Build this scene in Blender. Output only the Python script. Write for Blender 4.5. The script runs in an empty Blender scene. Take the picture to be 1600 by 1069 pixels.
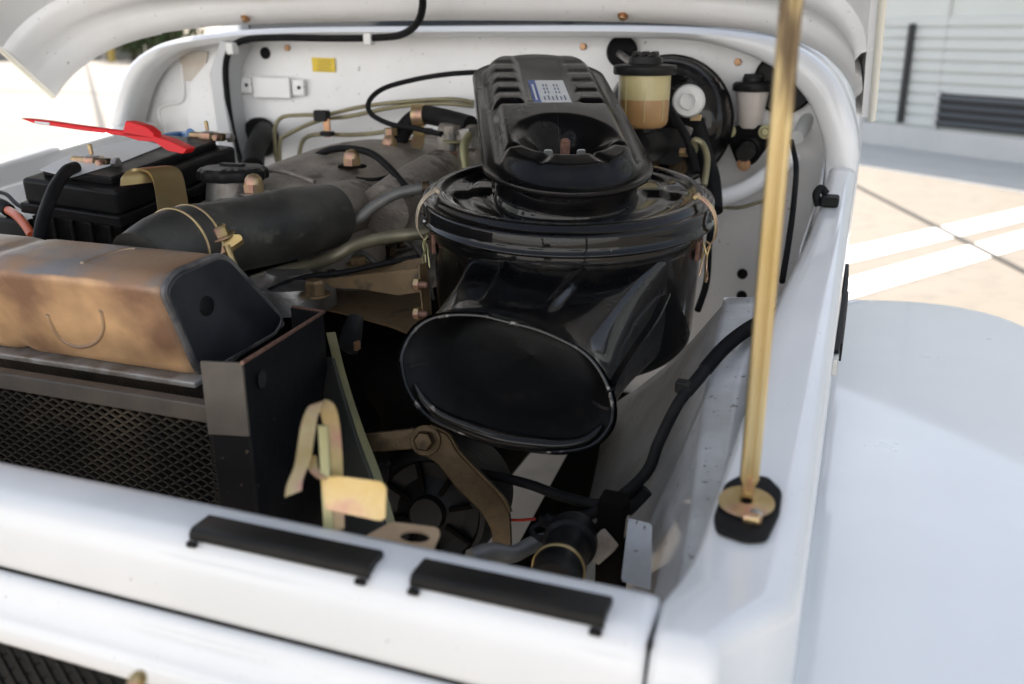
import bpy, bmesh, math, random
from mathutils import Vector, Matrix
from mathutils import noise as mn
random.seed(4)
sc = bpy.context.scene
COL = sc.collection
R = math.radians

# ---------------------------------------------------------------- camera
CAM = Vector((0, 0, 1.35)); PITCH = R(18.45); YAW = R(20.4); FPX = 1450.0
cd = bpy.data.cameras.new('camera'); cam = bpy.data.objects.new('camera', cd); COL.objects.link(cam)
cd.sensor_width = 36; cd.lens = FPX / 1600 * 36; cd.clip_start = 0.02; cd.clip_end = 500
cam.location = CAM; cam.rotation_euler = (math.pi / 2 - PITCH, 0, YAW)
cd.dof.use_dof = True; cd.dof.focus_distance = 0.86; cd.dof.aperture_fstop = 6.3
sc.camera = cam
# ---------------------------------------------------------------- sky and sun
SUN_EL, SUN_AZ = 44.0, -28.0          # azimuth measured from +Y towards +X
w = bpy.data.worlds.new("World"); sc.world = w; w.use_nodes = True
nt = w.node_tree; bg = nt.nodes['Background']
sky = nt.nodes.new('ShaderNodeTexSky'); sky.sky_type = 'NISHITA'; sky.sun_disc = False
sky.sun_elevation = R(SUN_EL); sky.sun_rotation = R(SUN_AZ)
sky.air_density = 1.0; sky.dust_density = 1.5; sky.ozone_density = 1.0
hs = nt.nodes.new('ShaderNodeHueSaturation'); hs.inputs['Saturation'].default_value = .55; nt.links.new(sky.outputs[0], hs.inputs['Color']); nt.links.new(hs.outputs[0], bg.inputs[0]); bg.inputs[1].default_value = 0.108
sd = bpy.data.lights.new('sun', 'SUN'); sun = bpy.data.objects.new('sun', sd); COL.objects.link(sun)
sd.energy = 4.95; sd.angle = R(0.53); sd.color = (1.0, 0.94, 0.86)
to_sun = Vector((math.sin(R(SUN_AZ)) * math.cos(R(SUN_EL)), math.cos(R(SUN_AZ)) * math.cos(R(SUN_EL)), math.sin(R(SUN_EL))))
sun.rotation_euler = to_sun.to_track_quat('Z', 'Y').to_euler(); sun.location = (0, 0, 5)
sc.view_settings.view_transform = 'Standard'; sc.view_settings.look = 'None'
sc.view_settings.exposure = 1.42; sc.view_settings.gamma = 1
sc.view_settings.use_curve_mapping = False
sc.cycles.max_bounces = 8; sc.cycles.use_denoising = True

# ---------------------------------------------------------------- measuring helpers
cp, sp, cy_, sy_ = math.cos(PITCH), math.sin(PITCH), math.cos(YAW), math.sin(YAW)
def ray(px, py):
    r = (px - 800) / FPX; d = (py - 534.5) / FPX
    fx = cp - d * sp
    return Vector((-sy_ * fx + cy_ * r, cy_ * fx + sy_ * r, -sp - d * cp))
def W(px, py, D=None, X=None, Y=None, Z=None):
    v = ray(px, py)
    if D is not None: t = D
    elif X is not None: t = (X - CAM.x) / v.x
    elif Y is not None: t = (Y - CAM.y) / v.y
    else: t = (Z - CAM.z) / v.z
    return CAM + v * t
def WP(px, py, P0, N):
    v = ray(px, py); return CAM + v * ((P0 - CAM).dot(N) / v.dot(N))
VX, VY, VZ = Vector((1, 0, 0)), Vector((0, 1, 0)), Vector((0, 0, 1))
TOCAM = Vector((.3, -.95, 0)).normalized()

# ---------------------------------------------------------------- materials
MATS = {}
def mat(name, c1, rough=.5, metal=0., coat=0., c2=None, scale=20., lo=.4, hi=.65, bump=0., bscale=80., c3=None, s3=60., lo3=.6, hi3=.7, rvar=0., spec=.5, coat_r=.05, trans=0., stretch=None, detail=6, coat_ior=1.5):
    m = bpy.data.materials.new(name); m.use_nodes = True; n = m.node_tree; b = n.nodes['Principled BSDF']; L = n.links.new
    b.inputs['Base Color'].default_value = (*c1, 1); b.inputs['Roughness'].default_value = rough
    b.inputs['Metallic'].default_value = metal; b.inputs['Coat Weight'].default_value = coat
    b.inputs['Coat Roughness'].default_value = coat_r; b.inputs['Coat IOR'].default_value = coat_ior; b.inputs['Specular IOR Level'].default_value = spec
    b.inputs['Transmission Weight'].default_value = trans
    tc = n.nodes.new('ShaderNodeTexCoord'); co = tc.outputs['Object']
    if stretch:
        mp = n.nodes.new('ShaderNodeMapping'); mp.inputs['Scale'].default_value = stretch; L(co, mp.inputs[0]); co = mp.outputs[0]
    def nz(s, det=detail, rg=.6):
        t = n.nodes.new('ShaderNodeTexNoise'); t.inputs['Scale'].default_value = s; t.inputs['Detail'].default_value = det
        t.inputs['Roughness'].default_value = rg; L(co, t.inputs['Vector']); return t.outputs['Fac']
    def rmp(f, a, z):
        r = n.nodes.new('ShaderNodeMapRange'); r.inputs[1].default_value = a; r.inputs[2].default_value = z; L(f, r.inputs[0]); return r.outputs[0]
    def mix(f, a, bb):
        x = n.nodes.new('ShaderNodeMix'); x.data_type = 'RGBA'; L(f, x.inputs[0])
        for i, v in ((6, a), (7, bb)):
            if isinstance(v, tuple): x.inputs[i].default_value = (*v, 1)
            else: L(v, x.inputs[i])
        return x.outputs[2]
    cur = c1
    if c2: cur = mix(rmp(nz(scale), lo, hi), cur, c2)
    if c3: cur = mix(rmp(nz(s3, 3), lo3, hi3), cur, c3)
    if not isinstance(cur, tuple): L(cur, b.inputs['Base Color'])
    if rvar:
        r = n.nodes.new('ShaderNodeMapRange'); r.inputs[3].default_value = max(.02, rough - rvar); r.inputs[4].default_value = min(1, rough + rvar)
        r.inputs[1].default_value = .3; r.inputs[2].default_value = .7
        L(nz(scale * 1.7), r.inputs[0]); L(r.outputs[0], b.inputs['Roughness'])
        if coat:
            r2 = n.nodes.new('ShaderNodeMapRange'); r2.inputs[3].default_value = coat_r * .5; r2.inputs[4].default_value = coat_r + rvar * .6
            r2.inputs[1].default_value = .35; r2.inputs[2].default_value = .75; L(nz(scale * .8), r2.inputs[0]); L(r2.outputs[0], b.inputs['Coat Roughness'])
    if bump:
        bp = n.nodes.new('ShaderNodeBump'); bp.inputs['Strength'].default_value = bump; bp.inputs['Distance'].default_value = .002
        L(nz(bscale, 4), bp.inputs['Height']); L(bp.outputs[0], b.inputs['Normal'])
    MATS[name] = m; m['bsdf'] = b.name; return m
white = mat('white_paint', (.75, .75, .745), .35, 0, .6, c2=(.70, .71, .71), scale=4, c3=(.50, .49, .46), s3=200, lo3=.70, hi3=.76, bump=.05, bscale=14, rvar=.08)
whitein = mat('white_paint_bay', (.86, .86, .86), .45, 0, .3, c2=(.82, .815, .805), scale=9, c3=(.25, .22, .18), s3=130, lo3=.68, hi3=.75, bump=.12, bscale=30)
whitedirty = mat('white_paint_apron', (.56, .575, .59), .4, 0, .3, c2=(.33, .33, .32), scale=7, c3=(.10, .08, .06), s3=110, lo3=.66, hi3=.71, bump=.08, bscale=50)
cream = mat('cream_bezel', (.74, .72, .62), .35, 0, .5, c2=(.70, .68, .60), scale=3)
gloss = mat('gloss_black', (.004, .004, .0045), .3, 0, 1., c2=(.022, .018, .014), scale=13, lo=.52, hi=.80, c3=(.20, .18, .15), s3=330, lo3=.74, hi3=.77, bump=.08, bscale=26, rvar=.05, coat_r=.03, spec=.05, coat_ior=1.34)
glossc = mat('gloss_black_cover', (.004, .004, .0045), .3, 0, .55, c2=(.014, .012, .010), scale=13, lo=.52, hi=.80, c3=(.22, .2, .17), s3=420, lo3=.76, hi3=.80, bump=.10, bscale=26, rvar=.05, coat_r=.04, spec=.05, coat_ior=1.34)
scuff = mat('scuffed_black_edge', (.006, .006, .006), .32, 0, .5, c2=(.24, .22, .19), scale=70, lo=.585, hi=.64, bump=.2, bscale=200, spec=.2)
bronze = mat('bronze_plate', (.17, .115, .06), .45, .55, c2=(.26, .175, .09), scale=13, c3=(.06, .05, .035), s3=30, lo3=.58, hi3=.72, bump=.2, bscale=140, rvar=.1)
satin = mat('satin_black', (.008, .008, .009), .42, 0, .1, c2=(.016, .015, .014), scale=14, bump=.12, bscale=60, rvar=.1, spec=.12)
frameblk = mat('frame_black', (.009, .0095, .011), .5, 0, 0, spec=.12, c2=(.02, .019, .018), scale=12, lo=.5, hi=.75, c3=(.12, .09, .07), s3=150, lo3=.68, hi3=.75, bump=.15, bscale=90)
framedust = mat('frame_dusty', (.05, .043, .036), .6, 0, 0, c2=(.09, .072, .056), scale=18, bump=.2, bscale=120)
rubber = mat('rubber_black', (.008, .008, .009), .6, spec=.12, c2=(.014, .014, .014), scale=25, bump=.1, bscale=150)
hoserub = mat('hose_rubber', (.024, .0235, .022), .5, c2=(.055, .053, .046), scale=14, lo=.42, hi=.66, c3=(.10, .098, .075), s3=45, lo3=.60, hi3=.78, bump=.25, bscale=110, rvar=.1)
plast = mat('black_plastic', (.009, .009, .0095), .36, spec=.15, c2=(.016, .016, .016), scale=20, bump=.06, bscale=120, rvar=.08)
pad = mat('pad_rubber', (.010, .0095, .009), .45, spec=.15, c2=(.016, .015, .013), scale=30, bump=.05, bscale=200)
alu = mat('dusty_aluminium', (.23, .20, .17), .55, .35, c2=(.38, .34, .29), scale=13, lo=.42, hi=.62, c3=(.07, .06, .05), s3=22, lo3=.56, hi3=.7, bump=1.0, bscale=220, rvar=.15)
alu2 = mat('bare_aluminium', (.34, .34, .33), .42, .8, c2=(.2, .18, .16), scale=25, bump=.3, bscale=140)
iron = mat('dark_casting', (.004, .004, .004), .8, 0, spec=.03, c2=(.010, .008, .006), scale=10, bump=.4, bscale=120)
zinc = mat('yellow_zinc', (.40, .29, .12), .40, .8, c2=(.50, .39, .22), scale=22, lo=.4, hi=.6, c3=(.46, .26, .20), s3=30, lo3=.52, hi3=.66, bump=.15, bscale=130, rvar=.12)
zincd = mat('dark_zinc', (.055, .038, .020), .42, .7, c2=(.11, .075, .038), scale=15, c3=(.035, .028, .02), s3=40, lo3=.55, hi3=.7, bump=.25, bscale=140, rvar=.1)
zincg = mat('green_zinc', (.30, .30, .17), .45, .6, c2=(.42, .38, .20), scale=14, bump=.15, bscale=120)
rodm = mat('rod_zinc', (.50, .36, .10), .36, .75, c2=(.58, .46, .24), scale=22, lo=.42, hi=.58, c3=(.14, .10, .06), s3=38, lo3=.54, hi3=.66, rvar=.1, stretch=(1, 1, .22), bump=.06, bscale=100)
copper = mat('copper_bolt', (.55, .30, .17), .4, .8, c2=(.4, .25, .14), scale=60)
pinkz = mat('pink_zinc', (.62, .36, .26), .32, .85, c2=(.55, .45, .2), scale=30, rvar=.1)
rustst = mat('rusty_stud', (.16, .08, .055), .6, .4, c2=(.26, .15, .11), scale=200)
steel = mat('bright_steel', (.62, .62, .60), .35, .8, c2=(.5, .5, .46), scale=80)
line = mat('brake_line', (.30, .27, .16), .42, .55, c2=(.2, .18, .11), scale=20)
tubeg = mat('grey_tube', (.11, .11, .105), .45, .2, c2=(.17, .165, .15), scale=30)
tubeo = mat('olive_tube', (.20, .18, .12), .45, .4, c2=(.13, .12, .08), scale=20)
red = mat('red_plastic', (.75, .008, .012), .35, c2=(.68, .01, .014), scale=10, spec=.5)
orange = mat('orange_cable', (.55, .10, .03), .45)
blue = mat('blue_cable', (.08, .2, .42), .4)
navy = mat('navy_plastic', (.012, .012, .05), .4)
lblw = mat('label_white', (.68, .70, .70), .4)
lblb = mat('label_blue', (.03, .09, .34), .4)
ink = mat('label_ink', (.14, .14, .25), .5)
yel = mat('yellow_sticker', (.80, .58, .03), .45, c2=(.74, .52, .03), scale=60)
yink = mat('sticker_ink', (.35, .24, .03), .5)
resy = mat('reservoir_plastic', (.60, .53, .28), .35, 0, .3, c2=(.50, .42, .2), scale=12, trans=.15)
resf = mat('reservoir_fluid', (.42, .25, .10), .35, 0, .3, c2=(.36, .2, .08), scale=12, trans=.1)
resw = mat('reservoir_white', (.66, .62, .58), .35, 0, .3, c2=(.60, .53, .48), scale=8, trans=.15)
nylon = mat('white_nylon', (.72, .72, .70), .4)
hole = mat('dark_hole', (.006, .006, .006), .8)
gmat = mat('concrete_ground', (.215, .185, .152), .85, c2=(.195, .168, .136), scale=1.6, lo=.35, hi=.7, c3=(.165, .142, .118), s3=6, lo3=.5, hi3=.75, bump=.1, bscale=40)
stripem = mat('road_paint_white', (.82, .82, .80), .6, c2=(.76, .75, .72), scale=5)
joint = mat('joint_filler', (.05, .045, .04), .9)
sidem = mat('siding_panel', (.66, .68, .65), .5, c2=(.62, .64, .61), scale=1.2)
wallm = mat('wall_paint', (.68, .71, .66), .6, c2=(.64, .67, .62), scale=1)
plinth = mat('plinth_concrete', (.62, .61, .585), .8, c2=(.56, .56, .54), scale=2)
ventm = mat('vent_metal', (.02, .021, .022), .5)
tanw = mat('tan_wall', (.36, .33, .29), .8, c2=(.30, .28, .25), scale=.7)
leafm = mat('leaf', (.07, .10, .03), .6, c2=(.04, .07, .02), scale=3)
trunkm = mat('bark', (.12, .09, .06), .9)
ypaint = mat('yellow_post_paint', (.60, .42, .10), .5)
glassm = mat('glass_dark', (.02, .025, .03), .08)
blackpaint = mat('mesh_paint', (.024, .022, .02), .5, spec=.2, c2=(.10, .08, .055), scale=9, lo=.5, hi=.75)
# rusty radiator tank
rust = mat('rusty_tank', (.23, .17, .12), .40, .15, c2=(.27, .16, .09), scale=7, lo=.46, hi=.56, c3=(.16, .15, .15), s3=9, lo3=.56, hi3=.68, bump=.25, bscale=130, rvar=.1)
def _rust():
    n = rust.node_tree; b = n.nodes['Principled BSDF']; L = n.links.new
    tc = n.nodes.new('ShaderNodeTexCoord'); g = n.nodes.new('ShaderNodeNewGeometry')
    old = b.inputs['Base Color'].links[0].from_socket
    # the front face is worn to orange, the top stays dusty brown: split by the object's own normal
    sx = n.nodes.new('ShaderNodeSeparateXYZ'); L(tc.outputs['Normal'], sx.inputs[0])
    nz = n.nodes.new('ShaderNodeTexNoise'); nz.inputs['Scale'].default_value = 11; nz.inputs['Detail'].default_value = 5; L(tc.outputs['Object'], nz.inputs[0])
    ad = n.nodes.new('ShaderNodeMath'); ad.operation = 'MULTIPLY_ADD'; L(nz.outputs[0], ad.inputs[0]); ad.inputs[1].default_value = .9; L(sx.outputs[2], ad.inputs[2])
    mr = n.nodes.new('ShaderNodeMapRange'); mr.inputs[1].default_value = 1.12; mr.inputs[2].default_value = .92; L(ad.outputs[0], mr.inputs[0])
    mx = n.nodes.new('ShaderNodeMix'); mx.data_type = 'RGBA'; L(mr.outputs[0], mx.inputs[0]); L(old, mx.inputs[6])
    m2 = n.nodes.new('ShaderNodeMix'); m2.data_type = 'RGBA'; rmm = n.nodes.new('ShaderNodeMapRange'); rmm.inputs[1].default_value = .42; rmm.inputs[2].default_value = .66; L(nz.outputs[0], rmm.inputs[0]); L(rmm.outputs[0], m2.inputs[0]); m2.inputs[6].default_value = (.70, .43, .22, 1); m2.inputs[7].default_value = (.24, .13, .075, 1)
    L(m2.outputs[2], mx.inputs[7])
    pt = n.nodes.new('ShaderNodeMapRange'); pt.inputs[1].default_value = .53; pt.inputs[2].default_value = .60; L(g.outputs['Pointiness'], pt.inputs[0])
    m3 = n.nodes.new('ShaderNodeMix'); m3.data_type = 'RGBA'; L(pt.outputs[0], m3.inputs[0]); L(mx.outputs[2], m3.inputs[6]); m3.inputs[7].default_value = (.30, .24, .19, 1)
    L(m3.outputs[2], b.inputs['Base Color'])
_rust()

# ---------------------------------------------------------------- object helpers
WL = {}
def _place(o, loc, parent):
    WL[o.name] = Vector(loc)
    if parent is not None:
        o.parent = parent; o.location = Vector(loc) - WL[parent.name]
    else: o.location = loc
def thing(name, loc, label, cat, group=None):
    o = bpy.data.objects.new(name, None); COL.objects.link(o); _place(o, loc, None); o.empty_display_size = .02
    o['label'] = label; o['category'] = cat
    if group: o['group'] = group
    return o
def tag(o, label, cat, group=None):
    o['label'] = label; o['category'] = cat
    if group: o['group'] = group
    return o
def struct(o): o['kind'] = 'structure'; return o
def mesh(name, V, F, m, parent=None, smooth=True, bevel=0, seg=2, sub=0, angle=40, solid=0):
    V = [Vector(v) for v in V]
    c = Vector(((min(v.x for v in V) + max(v.x for v in V)) / 2, (min(v.y for v in V) + max(v.y for v in V)) / 2, (min(v.z for v in V) + max(v.z for v in V)) / 2))
    me = bpy.data.meshes.new(name); me.from_pydata([v - c for v in V], [], F)
    bm = bmesh.new(); bm.from_mesh(me); bmesh.ops.recalc_face_normals(bm, faces=bm.faces); bm.to_mesh(me); bm.free()
    me.materials.append(m)
    if smooth: me.shade_smooth()
    o = bpy.data.objects.new(name, me); COL.objects.link(o); _place(o, c, parent)
    if solid:
        s = o.modifiers.new('solid', 'SOLIDIFY'); s.thickness = solid; s.offset = 0
    if bevel:
        b = o.modifiers.new('bevel', 'BEVEL'); b.width = bevel; b.segments = seg; b.limit_method = 'ANGLE'; b.angle_limit = R(30); b.harden_normals = True
    elif smooth and angle < 180:
        me.set_sharp_from_angle(angle=R(angle))
    if sub:
        s = o.modifiers.new('sub', 'SUBSURF'); s.levels = sub; s.render_levels = sub
    return o
def catmull(P, n=8, closed=False):
    P = [Vector(p) for p in P]; out = []; N = len(P)
    rng = range(N if closed else N - 1)
    for i in rng:
        if closed: a, b, c, d = P[i - 1], P[i], P[(i + 1) % N], P[(i + 2) % N]
        else: a, b, c, d = P[max(i - 1, 0)], P[i], P[i + 1], P[min(i + 2, N - 1)]
        for k in range(n):
            t = k / n
            out.append(.5 * ((2 * b) + (c - a) * t + (2 * a - 5 * b + 4 * c - d) * t * t + (3 * b - a - 3 * c + d) * t ** 3))
    if not closed: out.append(P[-1])
    return out
def resample(P, n, closed=True):
    P = list(P); Q = P + [P[0]] if closed else P
    L = [0]
    for i in range(1, len(Q)): L.append(L[-1] + (Q[i] - Q[i - 1]).length)
    out = []; j = 0; cnt = n if closed else n - 1
    for k in range(n):
        s = L[-1] * k / cnt
        while j < len(L) - 2 and L[j + 1] < s: j += 1
        t = (s - L[j]) / max(L[j + 1] - L[j], 1e-9); out.append(Q[j].lerp(Q[j + 1], min(t, 1)))
    return out
def frames(P):
    T = []
    for i in range(len(P)):
        T.append((P[min(i + 1, len(P) - 1)] - P[max(i - 1, 0)]).normalized())
    n = T[0].orthogonal().normalized(); out = []
    for t in T:
        n = (n - t * n.dot(t)).normalized(); out.append((t, n, t.cross(n)))
    return out
def tube_data(P, r, seg=12, caps=True):
    V, F = [], []; fr = frames(P)
    for i, (p, (t, n, b)) in enumerate(zip(P, fr)):
        rr = r[i] if isinstance(r, (list, tuple)) else r
        for k in range(seg):
            a = 2 * math.pi * k / seg; V.append(p + (n * math.cos(a) + b * math.sin(a)) * rr)
    for i in range(len(P) - 1):
        for k in range(seg):
            F.append((i * seg + k, i * seg + (k + 1) % seg, (i + 1) * seg + (k + 1) % seg, (i + 1) * seg + k))
    if caps: F.append(tuple(range(seg))); F.append(tuple((len(P) - 1) * seg + k for k in range(seg)))
    return V, F
def tube(name, pts, r, m, parent=None, seg=12, n=8, raw=False):
    P = [Vector(p) for p in pts] if raw else catmull(pts, n)
    V, F = tube_data(P, r, seg)
    return mesh(name, V, F, m, parent, angle=50)
def px(lst):
    "list of (px,py,D) -> points"
    return [W(a, b, D=d) for a, b, d in lst]
def basis(axis):
    a = Vector(axis).normalized(); u = (VX if abs(a.x) < .8 else VY); u = (u - a * u.dot(a)).normalized()
    return a, u, a.cross(u)
def lathe(name, prof, O, axis, m, parent=None, seg=32, caps=True, ripple=None, angle=35):
    a, u, v = basis(axis); O = Vector(O); V, F = [], []
    for (r, h) in prof:
        for k in range(seg):
            th = 2 * math.pi * k / seg; rr = r
            if ripple: rr = r * (1 + ripple[1] * math.cos(ripple[0] * th)) if r > ripple[2] else r
            V.append(O + a * h + (u * math.cos(th) + v * math.sin(th)) * rr)
    for i in range(len(prof) - 1):
        for k in range(seg): F.append((i * seg + k, i * seg + (k + 1) % seg, (i + 1) * seg + (k + 1) % seg, (i + 1) * seg + k))
    if caps: F.append(tuple(range(seg))); F.append(tuple((len(prof) - 1) * seg + k for k in range(seg)))
    return mesh(name, V, F, m, parent, angle=angle)
def cyl(name, O, axis, r, h, m, parent=None, seg=24, b=.0008):
    return lathe(name, [(r - b, 0), (r, b), (r, h - b), (r - b, h)], O, axis, m, parent, seg)
def prism(name, outline, vec, m, parent=None, bevel=.001, seg=2, smooth=True):
    n = len(outline); vec = Vector(vec); V = [Vector(p) for p in outline] + [Vector(p) + vec for p in outline]
    F = [tuple(range(n)), tuple(range(2 * n - 1, n - 1, -1))] + [(i, (i + 1) % n, n + (i + 1) % n, n + i) for i in range(n)]
    return mesh(name, V, F, m, parent, smooth=smooth, bevel=bevel, seg=seg)
def boxo(name, c, size, m, parent=None, bevel=.002, ax=None, seg=2):
    c = Vector(c); ax = ax or (VX, VY, VZ); V = []
    for sx in (-.5, .5):
        for sy in (-.5, .5):
            for sz in (-.5, .5): V.append(c + ax[0] * sx * size[0] + ax[1] * sy * size[1] + ax[2] * sz * size[2])
    F = [(0, 1, 3, 2), (4, 6, 7, 5), (0, 4, 5, 1), (2, 3, 7, 6), (0, 2, 6, 4), (1, 5, 7, 3)]
    return mesh(name, V, F, m, parent, bevel=bevel, seg=seg)
def loft(name, secs, m, parent=None, closed=True, caps=False, angle=60, solid=0, sub=0, bevel=0):
    n = len(secs[0]); V = [p for s in secs for p in s]; F = []
    for i in range(len(secs) - 1):
        for k in range(n if closed else n - 1):
            F.append((i * n + k, i * n + (k + 1) % n, (i + 1) * n + (k + 1) % n, (i + 1) * n + k))
    if caps: F.append(tuple(range(n))); F.append(tuple((len(secs) - 1) * n + k for k in range(n)))
    return mesh(name, V, F, m, parent, angle=angle, solid=solid, sub=sub, bevel=bevel)
def band(name, pts, wv, th, m, parent=None, n=8, raw=False, bevel=.0006, taper=None):
    "flat strap swept along pts; wv = half-width vector, th = thickness"
    P = [Vector(p) for p in pts] if raw else catmull(pts, n); secs = []; wv = Vector(wv)
    for i, p in enumerate(P):
        t = (P[min(i + 1, len(P) - 1)] - P[max(i - 1, 0)]).normalized(); nn = t.cross(wv).normalized() * th / 2
        w2 = wv * (taper(i / (len(P) - 1)) if taper else 1)
        secs.append([p - w2 - nn, p + w2 - nn, p + w2 + nn, p - w2 + nn])
    return loft(name, secs, m, parent, caps=True, angle=35, bevel=bevel)
def bolt(O, axis, r, m, parent, washer=True, h=None, name='bolt', wm=None):
    a, u, v = basis(axis); O = Vector(O); h = h or r * .9
    if washer: cyl('washer', O, a, r * 1.5, r * .22, wm or m, parent, 20, r * .05)
    z0 = r * .22 if washer else 0
    prof = [(r, z0), (r, z0 + h * .8), (r * .82, z0 + h), (r * .3, z0 + h * 1.02)]
    return lathe(name, prof, O, axis, m, parent, seg=6, angle=20)
def smooth01(a, b, x):
    t = max(0, min(1, (x - a) / (b - a))); return t * t * (3 - 2 * t)
def rounded(outline, r, n=4):
    "round the corners of a planar polygon"
    out = []; N = len(outline); P = [Vector(p) for p in outline]
    for i in range(N):
        a, b, c = P[i - 1], P[i], P[(i + 1) % N]
        d1, d2 = (a - b), (c - b); k = min(r, d1.length * .45, d2.length * .45)
        s, e = b + d1.normalized() * k, b + d2.normalized() * k
        for j in range(n + 1):
            t = j / n; out.append(s * (1 - t) ** 2 + b * 2 * t * (1 - t) + e * t * t)
    return out

# ================================================================= SETTING
S = 220
# ground sheet
struct(mesh('ground', [(-S, -S, 0), (S, -S, 0), (S, S, 0), (-S, S, 0)], [(0, 1, 2, 3)], gmat, smooth=False))
def gstrip(name, a, b, wd, m, z):
    a = Vector((a[0], a[1], 0)); b = Vector((b[0], b[1], 0)); d = (b - a).normalized(); nn = Vector((-d.y, d.x, 0)) * wd / 2; zz = VZ * z
    return mesh(name, [a - nn + zz, b - nn + zz, b + nn + zz, a + nn + zz], [(0, 1, 2, 3)], m, smooth=False)
g0 = W(1310, 403, Z=0); g1 = W(1600, 335, Z=0)
d = (g1 - g0); struct(gstrip('parking_line', g0 - d * .5, g1 + d * 2.5, .26, stripem, .004))
h0 = W(1330, 450, Z=0); h1 = W(1600, 373, Z=0); d = h1 - h0
struct(gstrip('parking_line', h0 - d * .5, h1 + d * 2.5, .26, stripem, .004))
j0 = W(1330, 287, Z=0); j1 = W(1600, 425, Z=0); d = j1 - j0
struct(gstrip('expansion_joint', j0 - d * 2, j1 + d * 3, .05, joint, .008))
k0 = W(135, 100, Z=0); k1 = W(160, 200, Z=0); d = k1 - k0
struct(gstrip('expansion_joint', k0 - d * .5, k1 + d * .35, .10, joint, .008))
struct(gstrip('expansion_joint', (-60, 17.6), (-3, 17.6), .10, joint, .008))

# building on the right
wa = W(1343, 222, Z=0); wb = W(1600, 256, Z=0); wd = (wb - wa).normalized(); wn = Vector((wd.y, -wd.x, 0))
if wn.y > 0: wn = -wn
B = thing('building', wa, 'pale grey building with horizontal siding and black louvre vents behind the car park', 'building')
def wq(s, z, o=0): return wa + wd * s + VZ * z + wn * o
def wbox(name, s0, s1, z0, z1, o0, o1, m, parent, bevel=.004):
    return boxo(name, wq((s0 + s1) / 2, (z0 + z1) / 2, (o0 + o1) / 2), (s1 - s0, abs(o1 - o0), z1 - z0), m, parent, bevel, ax=(wd, wn, VZ))
wbox('wall', -9, 14, 0, 5.2, -.4, 0, wallm, B)
wbox('plinth', -9, 14, 0, .27, .002, .10, plinth, B, .01)
pv = [wq(-9, .004, 1.75), wq(14, .004, 1.75), wq(14, .004, .11), wq(-9, .004, .11)]
struct(mesh('pavement', [p for p in pv], [(0, 1, 2, 3)], mat('pale_paving', (.50, .50, .485), .8, c2=(.45, .45, .44), scale=2), smooth=False))
z = .29; i = 0
while z < 1.42:
    wbox('siding_board', -9, 14, z, z + .105, .002, .028, sidem, B, .012); z += .125
wbox('downpipe', .62, .70, .30, 1.45, .03, .09, ventm, B, .02)
wbox('wall_joint', 1.12, 1.135, .3, 5.0, .001, .034, plinth, B)
for (s0, s1) in ((-1.2, .06), (1.20, 3.6)):
    z0, z1 = (.30, .68)
    v = wbox('louvre_vent', s0, s1, z0, z1, .035, .05, ventm, B)
    wbox('vent_frame', s0 - .05, s0, z0 - .02, z1 + .03, .036, .09, plinth, v); wbox('vent_frame', s1, s1 + .05, z0 - .02, z1 + .03, .036, .09, plinth, v)
    for k in range(4):
        zc = z0 + .05 + k * .092
        c = wq((s0 + s1) / 2, zc, .072)
        boxo('louvre_slat', c, (s1 - s0 - .01, .045, .040), mat('louvre%d' % random.randint(0, 10**6), (.085, .092, .10), .5) if k == 0 and s0 < 0 else bpy.data.materials['louvre_grey'] if 'louvre_grey' in bpy.data.materials else mat('louvre_grey', (.085, .092, .10), .5), v, .003, ax=(wd, (wn - VZ * .9).normalized(), (wn * .9 + VZ).normalized()))
# pale building added behind the camera, unseen, bounces sunlight into the bay
FBD = thing('building', (0, -7.5, 0), 'unseen white building added across the yard to bounce sunlight into the engine bay', 'building')
boxo('wall', (-1, -7.7, 2.6), (26, .4, 5.2), mat('bounce_white', (.74, .765, .80), .8, c2=(.71, .735, .77), scale=1), FBD, .02)
boxo('plinth', (-1, -7.47, .2), (26, .06, .4), plinth, FBD, .01)
boxo('roof_edge', (-1, -7.5, 5.3), (26.4, .9, .2), plinth, FBD, .02)
for k in range(5):
    boxo('window', (-10 + k * 4.5, -7.49, 2.2), (1.6, .05, 1.2), glassm, FBD, .01)
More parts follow.
